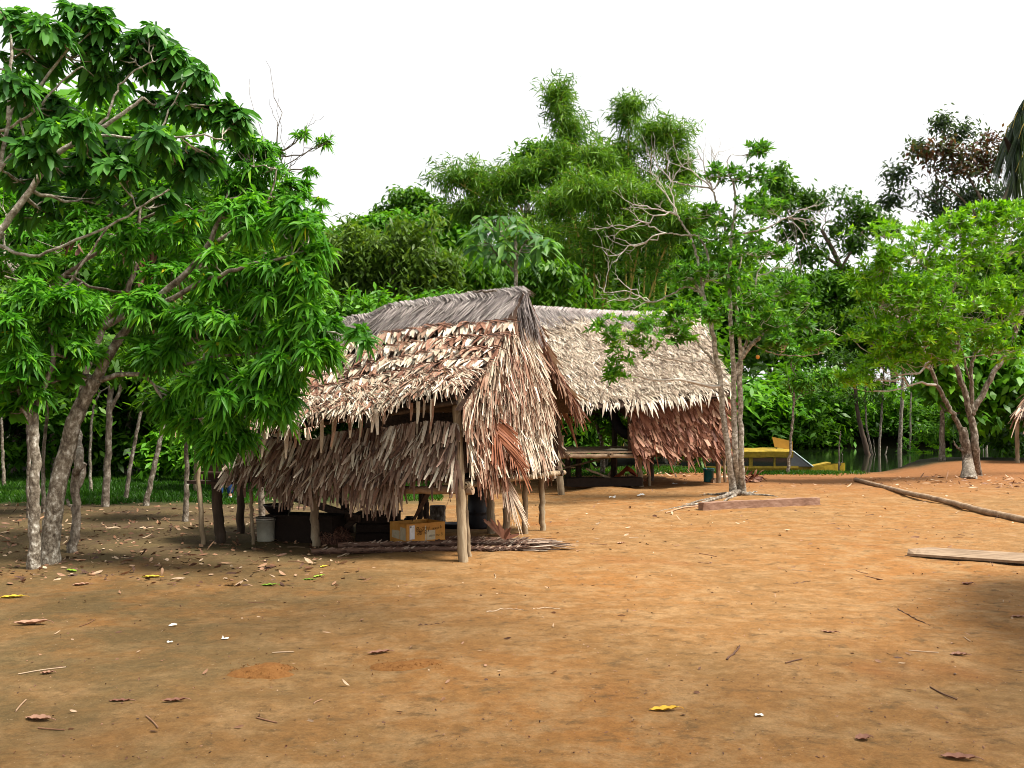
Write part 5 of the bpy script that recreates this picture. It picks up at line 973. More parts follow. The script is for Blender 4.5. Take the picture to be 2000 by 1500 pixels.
bank_tree('bank_tree', 'twin pale thin trunks behind the right limbs of the bright green tree', (1926, 897), [(1928, 840), (1926, 770), (1930, 720), (1925, 640)], .10, ((1930, 600, 60, 40),), 'forest', 'x', L2, group=GB, bark='bark_pale', extra=(([(1920, 897), (1921, 840), (1918, 760)], .045, .03),))
bank_tree('driftwood_post', 'thin bare grey stake standing in the water', (1638, 919), [(1639, 890), (1640, 862), (1642, 843)], .035, (), 'forest', extra=(([(1638, 912), (1645, 900), (1644, 882)], .02, .012),), Y=32.2)
bank_tree('bank_plant', 'low yellow green plant on the bank before the dark water', (1812, 905), None, .02, ((1815, 880, 32, 16), (1795, 892, 20, 12), (1835, 885, 18, 10)), 'yellowgreen', 'rosette', scale=1.7, ns=6, npr=4)
bank_tree('bank_plant', 'leafy green shoots at the foot of the thin crooked bank trunk', (1785, 905), None, .02, ((1788, 885, 16, 18), (1768, 870, 10, 20)), 'mid_green', 'rosette', scale=1.6, ns=5, npr=4)
b = G(1842, 899); a = Acc(); a.tube(spline([b - A3(0, 0, .05), b + A3(.06, 0, .14), b + A3(.02, 0, .3), b + A3(.12, 0, .42)], 10), np.linspace(.13, .03, 9), 9, rough=.12); solo(a, 'tree_stump', M['bark_brown'], 'broken reddish stump on the bank left of the bright green tree', 'stump', b)
# background of the right half
bank_tree('large_leaf_bush', 'dark bush with big pale green leaves behind the limbs of the bright green tree', (1840, 880), [(1840, 800), (1850, 730)], .1, ((1830, 730, 45, 45), (1880, 740, 50, 60), (1950, 700, 55, 45), (1930, 790, 60, 50), (1815, 690, 40, 30), (1985, 760, 45, 60)), 'bright', 'x', dict(m=8, L=.36, Wd=.22, rad=.30, droop=.4), Y=31, ns=8, npr=10)
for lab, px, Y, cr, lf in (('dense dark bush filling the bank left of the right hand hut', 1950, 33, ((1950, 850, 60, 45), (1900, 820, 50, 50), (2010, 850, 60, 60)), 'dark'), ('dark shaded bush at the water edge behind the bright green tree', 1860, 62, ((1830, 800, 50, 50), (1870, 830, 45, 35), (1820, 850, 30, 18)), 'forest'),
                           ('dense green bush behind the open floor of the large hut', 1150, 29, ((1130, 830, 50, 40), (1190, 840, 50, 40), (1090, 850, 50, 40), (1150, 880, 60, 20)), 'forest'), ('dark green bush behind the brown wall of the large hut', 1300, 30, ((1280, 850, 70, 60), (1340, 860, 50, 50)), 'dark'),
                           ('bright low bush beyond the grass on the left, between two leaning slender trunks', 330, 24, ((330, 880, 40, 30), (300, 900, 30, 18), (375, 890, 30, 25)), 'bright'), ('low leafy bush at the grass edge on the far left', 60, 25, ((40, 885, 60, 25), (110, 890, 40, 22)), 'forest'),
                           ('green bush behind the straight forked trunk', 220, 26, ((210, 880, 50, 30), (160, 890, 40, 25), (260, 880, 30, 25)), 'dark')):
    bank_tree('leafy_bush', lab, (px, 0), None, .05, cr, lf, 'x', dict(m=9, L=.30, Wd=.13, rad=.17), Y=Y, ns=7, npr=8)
bank_tree('young_tree', 'pale thin crooked young tree seen through the open large hut', (1178, 0), [(1176, 880), (1172, 850), (1160, 815), (1155, 790)], .07, ((1165, 800, 40, 20), (1200, 830, 20, 15)), 'bright', 'x', dict(m=9, L=.25, Wd=.1, rad=.14), Y=26, bark='bark_pale')
# middle distance
bank_tree('olive_tree', 'wide olive green tree with hanging leaves rising behind the ridge of the near hut', (760, 0), [(760, 700), (765, 600), (770, 520)], .25, ((690, 480, 60, 45), (760, 490, 65, 50), (830, 500, 55, 55), (700, 555, 60, 45), (780, 560, 65, 40), (650, 500, 30, 50), (860, 570, 50, 40), (720, 600, 60, 35)), 'olive', 'x', dict(m=11, L=.25, Wd=.085, rad=.2, down=.5), Y=28, ns=11, npr=13, extra=(([(770, 600), (690, 560), (640, 500)], .06, .02), ([(770, 590), (850, 540), (880, 500)], .06, .02)), bark='bark_pale')
bank_tree('green_bush', 'bright green rounded bush peeping over the left ridge of the near hut', (700, 0), None, .1, ((690, 600, 55, 40), (750, 610, 50, 30), (640, 610, 40, 40), (820, 605, 55, 24), (860, 590, 30, 20)), 'bright', 'x', dict(m=10, L=.24, Wd=.09, rad=.14), Y=23, ns=8, npr=10)
bank_tree('dark_tree', 'lone dark rounded tree against the white sky left of the bamboo', (800, 0), [(800, 600), (800, 480), (798, 430)], .35, ((800, 390, 38, 32), (830, 410, 30, 26), (785, 420, 28, 26), (745, 425, 16, 14)), 'forest', 'x', L3, Y=58, ns=10, npr=12)
bank_tree('bright_tree', 'light green tree just below the lone dark rounded tree', (800, 0), [(800, 560), (800, 480)], .25, ((740, 445, 45, 26), (800, 450, 55, 28), (860, 440, 50, 32), (690, 455, 45, 24), (850, 480, 50, 26)), 'bright', 'x', dict(m=10, L=.4, Wd=.18, rad=.25), Y=46, ns=9, npr=11)
bank_tree('dark_tree', 'dark round crown peeping out left of the tall bamboo plumes', (1030, 0), [(1030, 500), (1030, 400)], .4, ((1025, 330, 45, 36), (1060, 310, 40, 26), (1010, 365, 30, 25)), 'forest', 'x', L3, Y=56, ns=10, npr=12)
bank_tree('leafy_tree', 'dark leafy tree hanging over the ridge between the two huts', (1060, 0), [(1060, 700), (1060, 600)], .2, ((1050, 545, 60, 30), (1110, 550, 50, 30), (960, 550, 60, 35), (900, 530, 50, 40), (1090, 590, 50, 24), (990, 590, 50, 30)), 'forest', 'x', dict(m=9, L=.30, Wd=.11, rad=.17, down=.7), Y=29, ns=8, npr=9)
bank_tree('broad_tree', 'spreading airy dark tree with slanting trunk against the sky, beyond the three stemmed tree', (1665, 0), [(1660, 700), (1650, 560), (1632, 500), (1605, 450)], .35, ((1560, 400, 45, 24), (1620, 395, 50, 28), (1670, 420, 40, 26), (1600, 440, 60, 26), (1700, 440, 34, 20), (1560, 460, 45, 24), (1650, 470, 45, 24), (1730, 445, 22, 12), (1540, 380, 26, 18), (1600, 500, 40, 24)), 'dark', 'x', dict(m=10, L=.55, Wd=.26, rad=.42), Y=86, ns=7, npr=9, extra=(([(1640, 520), (1600, 490), (1565, 440)], .18, .06), ([(1640, 530), (1680, 460), (1700, 430)], .16, .05)), bark='bark_brown')
bank_tree('red_leaved_tree', 'tall airy tree with patches of red brown leaves against the sky at the upper right', (1925, 0), [(1930, 620), (1938, 480), (1950, 420), (1980, 340)], .4, ((1830, 300, 45, 18), (1880, 300, 50, 22), (1860, 335, 55, 22), (1930, 320, 40, 28), (1950, 280, 40, 18)), 'redleaf', 'x', dict(m=9, L=.55, Wd=.26, rad=.5), Y=88, ns=6, npr=8, extra=(([(1938, 480), (1920, 440), (1880, 390), (1830, 350)], .2, .06), ([(1945, 440), (1900, 360), (1870, 300)], .2, .05), ([(1925, 500), (1880, 460), (1850, 420)], .16, .05)), bark='bark_brown')
bank_tree('grey_leaved_tree', 'grey green lower crown under the red brown leaves at the upper right', (1890, 0), [(1888, 600), (1885, 500), (1870, 430)], .35, ((1825, 380, 40, 18), (1880, 385, 50, 22), (1850, 410, 40, 18), (1930, 375, 40, 22), (1880, 430, 40, 24), (1800, 290, 22, 12), (1840, 240, 18, 10), (1750, 345, 34, 18), (1890, 260, 40, 18), (1960, 420, 40, 20), (1740, 390, 20, 10)), 'greyleaf', 'x', dict(m=9, L=.55, Wd=.26, rad=.5), Y=90, ns=6, npr=7, bark='bark_brown')
bank_tree('green_tree', 'light green tree top behind the right end of the large hut', (1560, 0), [(1560, 700), (1560, 560)], .3, ((1530, 560, 45, 35), (1590, 570, 50, 40), (1640, 580, 45, 40), (1560, 620, 60, 40), (1640, 640, 55, 40), (1500, 400, 36, 30), (1520, 350, 26, 20), (1690, 580, 40, 40)), 'forest', 'x', L4, Y=84, ns=8, npr=10)
# umbrella tree with big hand shaped leaves
b = onground(.2, 26.5); T = Tree('umbrella_tree', 'slim tree with drooping umbrella shaped grey green leaves above the hut ridge', b)
T.trunk([b] + pts(26.5, (1008, 680), (1010, 600), (1007, 540), (1008, 500), (1006, 470)), .085, .045, .2, n=30); branchy(T, 26.5, [([(1008, 535), (990, 515), (968, 495), (955, 475)], .035, .02), ([(1008, 520), (1015, 490), (1030, 470), (1045, 465)], .03, .018), ([(1007, 500), (990, 470), (975, 455)], .025, .015)])
C_ = np.array([P(x, y, 26.5 + rng.normal() * .4) for x, y in ((935, 455), (960, 450), (985, 440), (1010, 445), (1035, 455), (1060, 462), (930, 480), (958, 478), (985, 470), (1010, 472), (1040, 482), (1066, 480), (945, 440), (1000, 425), (1025, 440), (975, 425), (1075, 470), (1050, 490), (960, 495), (990, 490), (918, 462), (1020, 490), (940, 425))])
foliage(T.cr, C_, np.tile(A3(0, -.25, 1), (len(C_), 1)) + rng.normal(size=(len(C_), 3)) * .2, 'cecropia', 1.1, tb=.1)
for c in C_: a_, ra = T.near(c); limb(T.br, a_, c, .016, .010)
T.done(M['bark_pale'], M['cecropia'])
# bamboo: arching culms with drooping leafy plumes
def bamboo(lab, culms, base, Y, n_leaf=440, lw=.05, L=.38):
    b = A3((base - CX) / F * Y, Y, 0); b[2] = float(terr(b[0], Y)); T = Tree('bamboo_clump', lab, b, 'bamboo')
    for (bx, mid, top, w) in culms:
        p0 = A3((bx - CX) / F * Y, Y + R(-.8, .8), b[2]); dy = R(-1.5, 1.5); p = spline([p0, P(mid[0], mid[1], Y + dy * .6), P(top[0], top[1], Y + dy), P(top[0] + (top[0] - mid[0]) * .4 + R(-8, 8), top[1] + R(10, 25), Y + dy * 1.2)], 40); A_ = T.tr
        A_.tube(p, np.linspace(.06, .012, len(p)), 6); k = np.nonzero(np.linspace(0, 1, len(p)) > .28)[0]; wm = w * Y / F
        nb = 60; ii = rng.choice(k, nb); d = rnd_unit(nb); d[:, 2] = np.abs(d[:, 2]) * .6 + .1; taper = .35 + .65 * np.sin(np.clip((ii - k[0]) / (len(p) - k[0]), 0, 1) * np.pi) ** .7
        tips = p[ii] + d * (wm * taper * R(.35, 1.1, nb))[:, None]
        for a_, q in zip(p[ii], tips):
            h = limb(T.br, a_, q, .012, .005, sag=-.18, n=6, seg=4); m = n_leaf // 10; u = R(.25, 1, m) * 5; i0 = np.minimum(u.astype(int), 4); pp = h[i0] + (h[i0 + 1] - h[i0]) * (u - i0)[:, None] + rng.normal(size=(m, 3)) * .14
            dd = unit(q - a_) * .5 + rng.normal(size=(m, 3)) * .6 + A3(0, 0, -.22); leaves(T.cr, pp, dd, A3(0, 0, 1) + rng.normal(size=(m, 3)) * .6, L * R(.6, 1.2, m), lw * R(.8, 1.3, m), .25, np.clip(R(0, .6) + R(0, .45, m), 0, 1), 'dia')
    T.done(M['culm'], M['bamboo'], M['culm'])
bamboo('tallest bamboo clump with a feathery plume curling over at the top', [(1120, (1110, 420), (1095, 205), 60), (1130, (1120, 400), (1110, 260), 60), (1110, (1085, 450), (1080, 330), 70), (1140, (1150, 430), (1150, 310), 70), (1150, (1170, 460), (1190, 345), 70)], 1125, 38)
bamboo('bamboo clump with the second highest thin plume', [(1220, (1225, 400), (1228, 220), 50), (1240, (1265, 420), (1275, 270), 55), (1250, (1290, 430), (1310, 268), 60), (1235, (1230, 450), (1215, 300), 55), (1260, (1310, 470), (1330, 330), 60)], 1240, 40)
bamboo('broad low bamboo clump bending to the left beside the lone dark tree', [(1060, (1000, 480), (900, 360), 65), (1050, (990, 470), (940, 350), 70), (1070, (1030, 460), (990, 370), 75), (1080, (1060, 450), (1040, 350), 75), (1040, (960, 500), (920, 420), 70)], 1050, 37)
bamboo('dense bamboo clump with yellow stems behind the bare white branches', [(1150, (1140, 520), (1100, 400), 85), (1160, (1160, 500), (1150, 380), 85), (1170, (1190, 500), (1220, 390), 85), (1180, (1240, 520), (1280, 400), 85), (1165, (1180, 540), (1190, 450), 90), (1190, (1280, 540), (1330, 440), 80), (1150, (1110, 560), (1060, 480), 80)], 1165, 34)
# palm at the right edge
def palm():
    b = onground(16.3, 24.5); T = Tree('palm_tree', 'palm at the upper right corner with drooping feathery fronds and a dark hanging stalk', b); Y = 24.5
    T.trunk([b, A3(16.4, 24.5, 4), P(2130, 330, Y), P(2100, 235, Y)], .2, .16, .3, n=20); c = P(2100, 235, Y); fr = Acc()
    for e in ((1992, 215), (1976, 262), (1990, 330), (2040, 150), (2120, 120), (2200, 180), (2240, 260), (2010, 180), (2060, 380), (2160, 360), (1975, 240), (1990, 270), (2000, 300), (1982, 235), (2005, 235), (2020, 330)):
        tip = P(e[0], e[1], Y + R(-1.2, .8)); m = (c + tip) / 2 + A3(0, 0, .55); p = spline([c, m, tip, tip + A3((tip - c)[0] * .12, 0, -.5)], 26); fr.tube(p, np.linspace(.035, .008, len(p)), 6, 1, .3)
        n = 300; u = R(2, len(p) - 1.01, n); i0 = u.astype(int); pp = p[i0] + (p[i0 + 1] - p[i0]) * (u - i0)[:, None]; ax = unit(p[i0 + 1] - p[i0]); sd = unit(np.cross(ax, Z3)) * np.where(R(0, 1, n) < .5, 1, -1)[:, None]
        leaves(fr, pp, sd * .7 + ax * .5 - Z3 * R(.4, 1.0, n)[:, None], ax + Z3, R(.5, .95, n), .035, .6, R(.1, 1, n), 'flat')
    fr.build('crown', [M['greyleaf'], M['culm']], T.root)
    a = Acc(); p = spline([P(1962, 268, Y - .4), P(1975, 292, Y - .3), P(1992, 318, Y - .2), P(2030, 350, Y), P(2100, 330, Y)], 14); a.tube(p, [.03, .10, .15, .16, .12], 9, rough=.08, ell=(1, .5)); a.build('hanging_stalk', dk, T.root)
    T.done(M['bark_grey'], M['greyleaf'])
palm()

# ------------------------------------------------------------------ forest behind: a few kinds, copied
def proto(name, leafm, H_, r, lo, ns, npr, bark='bark_grey', cz=.68, rz=.34):
    T = Tree(name, 'x', A3(0, 0, 0)); T.trunk([A3(0, 0, -.3), A3(.05 * r, .03, H_ * .25), A3(-.04 * r, .1, H_ * .5), A3(0, 0, H_ * .78)], .022 * H_, .008 * H_, .25, n=18, jit=.02)
    T.blob(A3(0, 0, H_ * cz), A3(r, r, H_ * rz), ns, npr, 'x', 1, .34, .06, lo=lo, tr=.012, low=-.9); return T.done(M[bark], M[leafm])
FARLO = dict(m=11, L=.50, Wd=.24, rad=.36); MIDLO = dict(m=11, L=.34, Wd=.14, rad=.22)
protos = {'forest': proto('forest_tree', 'forest', 12, 4.2, FARLO, 46, 15), 'dark': proto('forest_tree', 'dark', 12, 4.0, FARLO, 44, 15), 'bright': proto('forest_tree', 'bright', 11, 4.0, FARLO, 42, 15), 'olive': proto('forest_tree', 'olive', 11, 4.3, FARLO, 42, 15),
          'under': proto('understorey_tree', 'forest', 6, 2.3, MIDLO, 34, 13, 'bark_pale', .58, .46), 'underdark': proto('understorey_tree', 'dark', 6, 2.4, MIDLO, 34, 13, 'bark_grey', .58, .46), 'shrub': proto('shore_shrub', 'bright', 4, 2.6, MIDLO, 34, 13, 'bark_grey', .45, .5), 'shrubf': proto('shore_shrub', 'forest', 4, 2.8, MIDLO, 34, 13, 'bark_grey', .45, .5)}
PH = dict(forest=12.2, dark=12.2, bright=11.3, olive=11.3, under=6.3, underdark=6.3, shrub=4.0, shrubf=4.0); used = set()
def plant(kind, px, Y, top, label, group, wide=1.0):
    x = (px - CX) / F * Y; z = float(terr(x, Y)); s = max(.2, (CAMZ + (HY - top) / F * Y - z) / PH[kind]); o = protos[kind]
    if kind in used: o = copy_tree(o, (x, Y, z), 0, 1, label)
    else: used.add(kind); o['label'] = label
    o.location = (x, Y, z); o.rotation_euler = (0, 0, R(0, 6.28)); o.scale = (s * wide, s * wide, s); o['group'] = group; return o
GL, GF, GU, GS = 'tall forest trees behind the left clearing', 'tall trees along the far river bank', 'shaded understorey trees behind the left clearing', 'shrubs hanging over the far river edge'
LL, LF, LU, LS = 'tall green forest tree massed behind the clearing on the left', 'tall green forest tree massed beyond the river', 'shaded low tree in the dark wood behind the left clearing', 'dense green shrub overhanging the far edge of the river'
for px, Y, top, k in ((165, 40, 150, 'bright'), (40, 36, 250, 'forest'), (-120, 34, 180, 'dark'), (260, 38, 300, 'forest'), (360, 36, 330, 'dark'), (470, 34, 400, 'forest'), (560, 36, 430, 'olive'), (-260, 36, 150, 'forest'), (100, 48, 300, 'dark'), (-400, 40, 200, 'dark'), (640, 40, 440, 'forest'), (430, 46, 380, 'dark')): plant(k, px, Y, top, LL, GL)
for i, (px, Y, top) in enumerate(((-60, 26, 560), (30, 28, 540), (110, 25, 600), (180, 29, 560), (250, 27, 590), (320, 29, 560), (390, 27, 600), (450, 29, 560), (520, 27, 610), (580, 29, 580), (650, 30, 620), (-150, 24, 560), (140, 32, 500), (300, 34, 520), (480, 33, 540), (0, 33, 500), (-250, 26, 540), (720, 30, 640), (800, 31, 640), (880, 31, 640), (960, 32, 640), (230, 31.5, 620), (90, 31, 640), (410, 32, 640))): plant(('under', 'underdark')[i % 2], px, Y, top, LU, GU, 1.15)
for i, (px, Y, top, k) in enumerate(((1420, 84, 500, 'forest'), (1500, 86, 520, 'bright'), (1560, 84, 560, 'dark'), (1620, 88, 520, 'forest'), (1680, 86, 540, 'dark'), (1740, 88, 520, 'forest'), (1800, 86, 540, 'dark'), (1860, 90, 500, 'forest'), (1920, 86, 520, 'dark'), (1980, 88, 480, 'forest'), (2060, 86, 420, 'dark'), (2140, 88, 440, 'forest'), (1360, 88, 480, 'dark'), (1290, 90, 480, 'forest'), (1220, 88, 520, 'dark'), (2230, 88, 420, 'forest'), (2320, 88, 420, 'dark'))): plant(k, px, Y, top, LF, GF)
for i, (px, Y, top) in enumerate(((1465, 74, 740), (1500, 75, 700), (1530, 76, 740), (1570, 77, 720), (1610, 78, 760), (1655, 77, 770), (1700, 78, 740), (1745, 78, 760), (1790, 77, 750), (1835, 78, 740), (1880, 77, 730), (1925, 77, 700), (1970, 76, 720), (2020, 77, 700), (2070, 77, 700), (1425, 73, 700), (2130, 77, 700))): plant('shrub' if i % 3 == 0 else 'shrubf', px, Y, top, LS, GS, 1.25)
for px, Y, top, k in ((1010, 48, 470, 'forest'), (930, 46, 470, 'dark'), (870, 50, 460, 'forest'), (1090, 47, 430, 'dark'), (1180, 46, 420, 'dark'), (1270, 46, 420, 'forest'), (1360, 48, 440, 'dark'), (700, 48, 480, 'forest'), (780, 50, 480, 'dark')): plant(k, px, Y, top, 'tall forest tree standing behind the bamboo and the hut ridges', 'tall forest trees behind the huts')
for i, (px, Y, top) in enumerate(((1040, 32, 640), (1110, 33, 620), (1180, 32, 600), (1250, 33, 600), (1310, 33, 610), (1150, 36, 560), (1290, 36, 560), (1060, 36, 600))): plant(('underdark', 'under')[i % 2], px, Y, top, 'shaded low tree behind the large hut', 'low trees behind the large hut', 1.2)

# unseen trees added beside and behind the photographer, out of frame: they darken the near ground and block sky light on the left
b = onground(8.6, -1.5); T = Tree('unseen_shade_tree', 'unseen spreading tree added to cast shade, beside the photographer, above the near ground', b)
T.trunk([b, A3(8.3, -1.2, 3), A3(7.0, 0, 6.2), A3(5.0, 2, 8.4)], .28, .12, .25, n=24); T.trunk([A3(7.0, 0, 6.2), A3(4, -1, 8.2), A3(1.5, .5, 9)], .12, .05, n=14)
for c, r in (((4.6, 3.0, 9.2), (3.4, 2.8, 1.3)), ((1.6, 1.2, 9.4), (3.0, 3.0, 1.3)), ((7.2, 2.4, 8.8), (2.6, 2.6, 1.4)), ((-1.2, 2.2, 9.6), (2.4, 2.4, 1.2)), ((3.4, 6.0, 10.2), (2.8, 1.4, 1.0))): T.blob(A3(*c), A3(*r), 9, 9, 'x', 1, .42, .1, lo=dict(m=8, L=.32, Wd=.15, rad=.22), tr=.012)
T.done(M['bark_grey'], M['forest'])
for k, x, y, s_ in (('forest', -13.5, 6, .8), ('dark', -13, 12.5, .75), ('forest', -17, 19, .9), ('dark', -9.5, 0, .75)):
    o = copy_tree(protos[k], onground(x, y), R(0, 6), s_, 'unseen forest tree added to block sky light left of the photographer'); o['group'] = 'unseen added trees left of the photographer'
# ------------------------------------------------------------------ grass, litter
def grass():
    a = Acc()
    def patch(n, fx, h, w):
        x, y = fx(n); z = terr(x, y); p = np.stack([x, y, z - .01], -1); d = rng.normal(size=(n, 3)) * .35 + A3(0, 0, 1)
        leaves(a, p, d, rnd_unit(n), h * R(.5, 1.3, n), w, .25, np.clip(R(0, .6, n) + .5 * (vnoise(x * .8, y * .8, 9) - .3), 0, 1), 'dia')
    def left(n):
        y = R(17.3, 29, n * 2); x = R(-.95, -.10, n * 2) * y * .8; k = vnoise(x * .7, y * .7, 3) + (y - 17.3) * .35 > .75; return x[k][:n], y[k][:n]
    def fix(fn):
        def f(n):
            x, y = fn(n); return x, y
        return f
    for fn, n, h, w in ((left, 60000, .16, .022),):
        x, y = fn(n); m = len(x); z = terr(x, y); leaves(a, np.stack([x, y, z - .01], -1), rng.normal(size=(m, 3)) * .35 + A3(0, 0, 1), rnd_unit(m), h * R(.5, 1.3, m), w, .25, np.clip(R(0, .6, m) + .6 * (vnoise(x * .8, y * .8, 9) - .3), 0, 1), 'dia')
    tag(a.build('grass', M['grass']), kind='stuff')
    a = Acc(); n = 9000; x = R(6.5, 12, n); yb = 30.6 + .7 * np.sin(x * .45) + 2.5 * ss(13, 17, x); y = yb + rng.normal(size=n) * .35 - .25 + .0 * x; k = (x < 11) | (R(0, 1, n) < .25); x, y = x[k], y[k]; n = len(x)
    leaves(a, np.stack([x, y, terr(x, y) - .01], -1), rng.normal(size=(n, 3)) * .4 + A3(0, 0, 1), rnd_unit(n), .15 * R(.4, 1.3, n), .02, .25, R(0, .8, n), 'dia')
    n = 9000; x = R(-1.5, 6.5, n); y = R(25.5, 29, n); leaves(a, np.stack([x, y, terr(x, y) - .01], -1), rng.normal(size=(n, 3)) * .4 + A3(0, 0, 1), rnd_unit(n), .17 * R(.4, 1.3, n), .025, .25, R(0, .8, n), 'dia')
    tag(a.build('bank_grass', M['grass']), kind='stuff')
grass()
M['litter'] = tintmat('fallen_leaf', [(0, (.06, .03, .02)), (.3, (.19, .09, .05)), (.6, (.34, .19, .11)), (.85, (.46, .33, .22)), (.97, (.52, .40, .28)), (1, (.55, .38, .05))], rough=.6)
def litter():
    a = Acc()
    def sc(x, y, L, Wd, tint, tpl='broad', flat=.18, lift=.012):
        n = len(x); p = np.stack([x, y, terr(x, y) + lift], -1); d = rng.normal(size=(n, 3)) * A3(1, 1, flat); leaves(a, p, d, A3(0, 0, 1) + rng.normal(size=(n, 3)) * .45, L, Wd, R(-.1, .3, n), tint, tpl, curl=R(-.45, .45, n)[:, None])
    n = 2000; y = R(8.6, 19, n); x = R(-.62, -.16, n) * y; k = R(0, 1, n) < np.clip(1.25 - np.abs(y - 12.0) * .12, .15, 1) * ss(-1.2, -2.6, x + .25 * (y - 10)); x, y = x[k], y[k]; sc(x, y, R(.03, .15, len(x)), R(.012, .055, len(x)), R(.0, .95, len(x)) ** 1.4)
    n = 260; y = R(4.5, 11, n); x = R(-.6, .62, n) * y; sc(x, y, R(.015, .07, n), R(.008, .025, n), R(0, .9, n), lift=.006)
    n = 350; y = R(11, 27, n); x = R(-.05, .6, n) * y; sc(x, y, R(.03, .13, n), R(.015, .05, n), R(0, .9, n), lift=.008)
    n = 260; x = 12 + rng.normal(size=n) * 2.0; y = 21.3 + rng.normal(size=n) * .9; sc(x, y, R(.08, .3, n), R(.02, .05, n), R(.2, .95, n))
    n = 160; x = R(1, 7, n); y = R(23, 27, n); sc(x, y, R(.1, .35, n), R(.04, .1, n), R(.3, .95, n))
    tag(a.build('leaf_litter', M['litter']), kind='stuff')
    a = Acc(); n = 1700; y = 4.2 + 16 * R(0, 1, n) ** 1.6; x = R(-.62, .62, n) * y; s = R(.002, .008, n) * (1 + .04 * y); c = np.stack([x, y, terr(x, y) + .004], -1)
    leaves(a, c - A3(.5, 0, 0) * s[:, None], rng.normal(size=(n, 3)) * A3(1, 1, .5), A3(0, 0, 1) + rng.normal(size=(n, 3)) * .6, s * 2, s * 1.3, 0, R(0, .5, n) + .4 * (R(0, 1, n) < .1), 'broad', fold=-.8)
    for _ in range(45):
        y0 = R(4.5, 16); x0 = R(-.6, .6) * y0; an = R(0, 6.28); L = R(.06, .28); q = [onground(x0 + math.cos(an) * L * t + rng.normal() * .008, y0 + math.sin(an) * L * t, .006) for t in (0, .5, 1)]; a.tube(spline(q, 6), .003 + .002 * rng.random(), 5, tint=R(.1, .9))
    tag(a.build('soil_crumbs', M['litter']), kind='stuff')
litter()
def one_leaf(px, py, L, Wd, ang, tint, lab, curl=.25, mat=None, stem=True):
    b = G(px, py) + A3(0, 0, .004); a = Acc(); d = A3(math.cos(ang), math.sin(ang), .02); n = 9; V = []
    sdv = unit(np.cross(d, Z3))
    for t in np.linspace(0, 1, 11):
        w = Wd / 2 * math.sin(math.pi * min(1, t * .96 + .03)) ** .75; c = b + d * L * (t - .5) + Z3 * (curl * L * (t - .45) ** 2 * .7)
        V.append([c + sdv * w * s + Z3 * (abs(s) ** 1.5 * w * .55 + .004 * math.sin(t * 20 + s * 3)) for s in np.linspace(-1, 1, 7)])
    a.grid(np.array(V), tint)
    if stem: a.tube(spline([b + d * L * .47 + Z3 * curl * L * .2, b + d * L * .58 + Z3 * (curl * L * .15), b + d * L * .68 + Z3 * .0], 6), .0025, 6, tint=.3)
    return solo(a, 'fallen_leaf', mat or M['litter'], lab, 'leaf', b, 'single fallen leaves on the bare earth')
yl = tintmat('yellow_leaf', [(0, (.45, .16, .03)), (.45, (.55, .30, .03)), (1, (.62, .55, .06))], nscale=12, namp=.9); gl_ = tintmat('green_fallen_leaf', [(0, (.08, .22, .02)), (1, (.30, .45, .05))], nscale=20); pk = tintmat('pink_brown_leaf', [(0, (.20, .09, .06)), (1, (.46, .27, .18))], nscale=18, namp=.6); wt_ = plain('white_scrap', (.75, .75, .68), .5)
for args in ((1297, 1388, .17, .055, .15, .6, 'yellow and orange curled leaf with a long stalk in the near foreground', .35, yl), (295, 1128, .19, .06, .1, .9, 'bright yellow flat leaf lying left of the near hut front', .1, yl), (140, 1116, .17, .06, 2.6, .7, 'yellow green leaf right beside the foot of the mango trunk', .3, gl_), (22, 1168, .22, .07, .25, .8, 'yellow ragged leaf at the left picture edge', .2, yl),
             (602, 1133, .12, .04, .1, .3, 'flat dark green leaf on the earth in front of the near hut', .05, gl_), (622, 1127, .13, .05, .9, .9, 'light green leaf tilted up in front of the near hut', .5, gl_), (525, 1144, .16, .05, .2, .5, 'mottled brown and green leaf left of two green leaves', .3, gl_), (632, 1108, .10, .05, .8, .8, 'small yellow leaf close to the palm mats', .3, yl),
             (60, 1220, .26, .10, .1, .8, 'large crumpled pinkish dry leaf at the left with a long stalk', .5, pk), (158, 1143, .16, .06, .3, .8, 'orange pink leaf under the leafy trees nearest the open earth', .3, pk), (75, 1406, .16, .06, -.2, .6, 'pale grey brown leaf in the lower left corner', .3, pk), (92, 1316, .08, .04, .2, .5, 'small curled pink leaf above the lower left corner leaf', .6, pk),
             (740, 1276, .16, .05, .35, .2, 'thin dark red leaf beside the fainter orange soil mound', .3, pk), (1873, 1280, .12, .055, -.1, .3, 'oval reddish leaf on the dark earth at the right', .2, pk), (1873, 1483, .16, .06, -.25, .1, 'dark brown curled leaf in the lower right corner', .4, pk), (1620, 1236, .12, .03, -.4, .3, 'narrow brown curled leaf left of the thin stick', .5, pk), (1889, 1142, .12, .06, -.1, .0, 'dark brown rolled leaf below the pale board', .8, pk),
             (1990, 1206, .14, .04, -.1, .3, 'brown leaf at the right picture edge below the board', .3, pk), (1686, 1445, .09, .06, .3, .1, 'small crumpled dark leaf near the bottom edge', .7, pk), (235, 1322 + 48, .13, .03, 0, .0, 'dark strip of dry leaf left of the orange soil mound', .2, pk), (340, 1370, .14, .04, .1, .1, 'dark folded dry leaf below the orange soil mound', .4, pk), (1212, 1022 + 40, .10, .06, .2, .8, 'pale curled leaf on the sunlit earth right of the near hut', .6, pk)): one_leaf(*args)
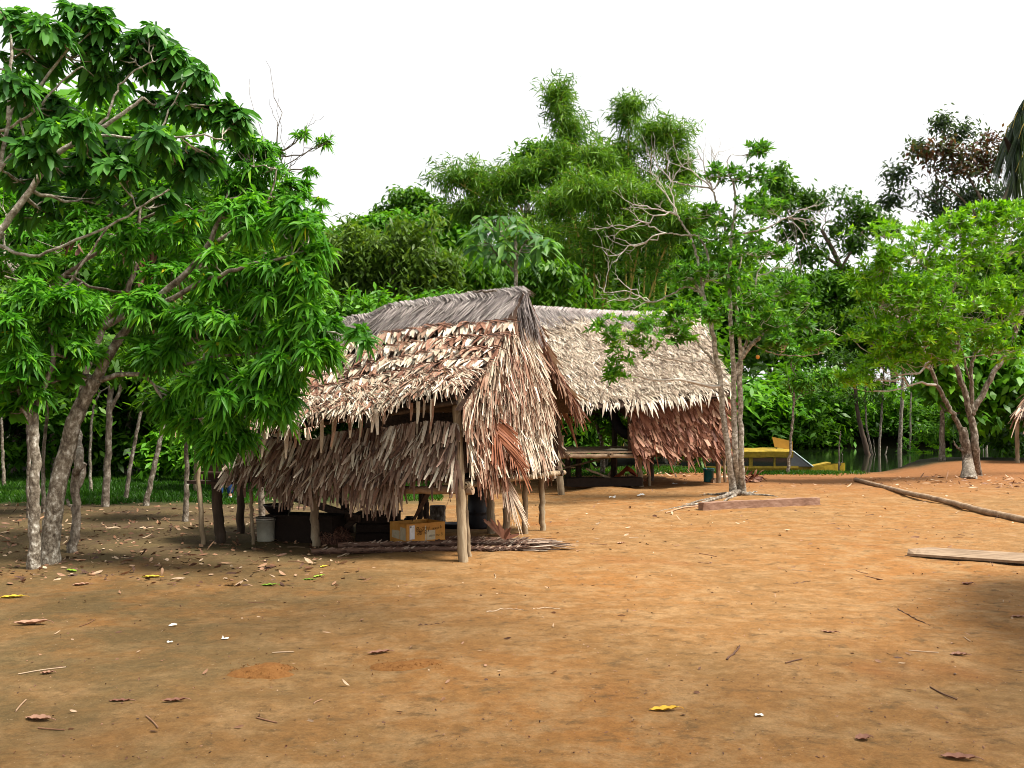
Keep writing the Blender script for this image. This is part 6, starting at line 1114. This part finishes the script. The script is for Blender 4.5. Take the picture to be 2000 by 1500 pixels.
for px, py, s, lab in ((338, 1223, .03, 'small white and green scrap on the bare earth'), (440, 1249, .025, 'narrow white scrap right of the green and white one'), (332, 1256, .02, 'tiny white scrap below the green and white one'), (1482, 1399, .022, 'white shell like scrap in the right foreground')):
    b = G(px, py); a = Acc(); V = np.array([[b + A3(i * s, j * s * .7, .006 + s * .5 * abs(rng.normal()) * .6) for j in (-1, -.3, .4, 1)] for i in (-1, -.5, 0, .5, 1)]); a.grid(V, smooth=False); solo(a, 'paper_scrap', wt_, lab, 'litter', b)
for q, r, lab, t in (([(950, 1196), (985, 1190), (1022, 1191)], .006, 'pale thin crooked stick lying in the middle of the yard', .9), ([(1040, 1190), (1068, 1188), (1094, 1190)], .005, 'shorter pale stick just right of the crooked one', .9), ([(818, 1222), (845, 1220), (870, 1216)], .005, 'thin dark straight stick in the middle of the yard', .1), ([(1754, 1190), (1780, 1205), (1817, 1222)], .006, 'thin dark stick lying slantwise at the right', .1), ([(1550, 1140), (1568, 1138), (1583, 1135)], .006, 'short dark stick on the sunlit earth', .1), ([(1420, 1290), (1440, 1270), (1444, 1262)], .008, 'bent dark twig fragment in the right foreground', .1), ([(1384, 990), (1340, 992), (1300, 1003)], .02, 'pale dead root piece on the earth beside the beam', .7), ([(660, 1088), (690, 1080), (720, 1076)], .008, 'pale stick in front of the palm mats', .9)):
    p = [G(*k) + A3(0, 0, r * .8) for k in q]; a = Acc(); a.tube(spline(p, 12, .004), np.linspace(r, r * .5, 13)[:len(spline(p, 12))], 7, tint=t, rough=.08); solo(a, 'stick', M['litter'], lab, 'stick', p[0])
for px, py, rx, ry, h, lab in ((517, 1312, .24, .10, .035, 'low orange soil mound in the near foreground on the left'), (790, 1302, .26, .10, .022, 'fainter flat orange soil mound right of the first one')):
    b = G(px, py); V = []
    for i in np.linspace(0, 1, 14):
        rr = lambda t: .68 + .65 * float(vnoise(2 * math.cos(t) + 7 + px, 2 * math.sin(t) + 7, 8))
        V.append([b + A3(rx * i * rr(t) * math.cos(t), ry * 1.6 * i * rr(t) * math.sin(t), 0) + Z3 * (h * (1 - i * i) ** 1.5 * (1 + .35 * float(vnoise(8 * i * math.cos(t) + 9, 8 * i * math.sin(t) + 9, 4) - .5)) + .012 * (1 - i) - .012 * (i > .9)) for t in np.linspace(0, 2 * np.pi, 33)])
    V = np.array(V); V[..., 2] += terr(V[..., 0], V[..., 1]) - b[2]
    a = Acc(); a.grid(V); n = 190; an = R(0, 6.28, n); q = np.abs(rng.normal(size=n)) * .55 + .2; c = np.stack([b[0] + rx * q * np.cos(an), b[1] + 1.6 * ry * q * np.sin(an)], -1); c = np.column_stack([c, terr(c[:, 0], c[:, 1]) + np.maximum(0, h * (1 - q * q)) + .002])
    leaves(a, c, rng.normal(size=(n, 3)), rnd_unit(n), R(.005, .014, n), R(.005, .011, n), 0, R(0, 1, n), 'broad', fold=-.8); solo(a, 'soil_mound', noisemat('orange_soil', [(.3, (.17, .072, .022)), (.7, (.25, .115, .036))], scale=30, rough=.95, bump=.5, spec=.1), lab, 'mound', b)
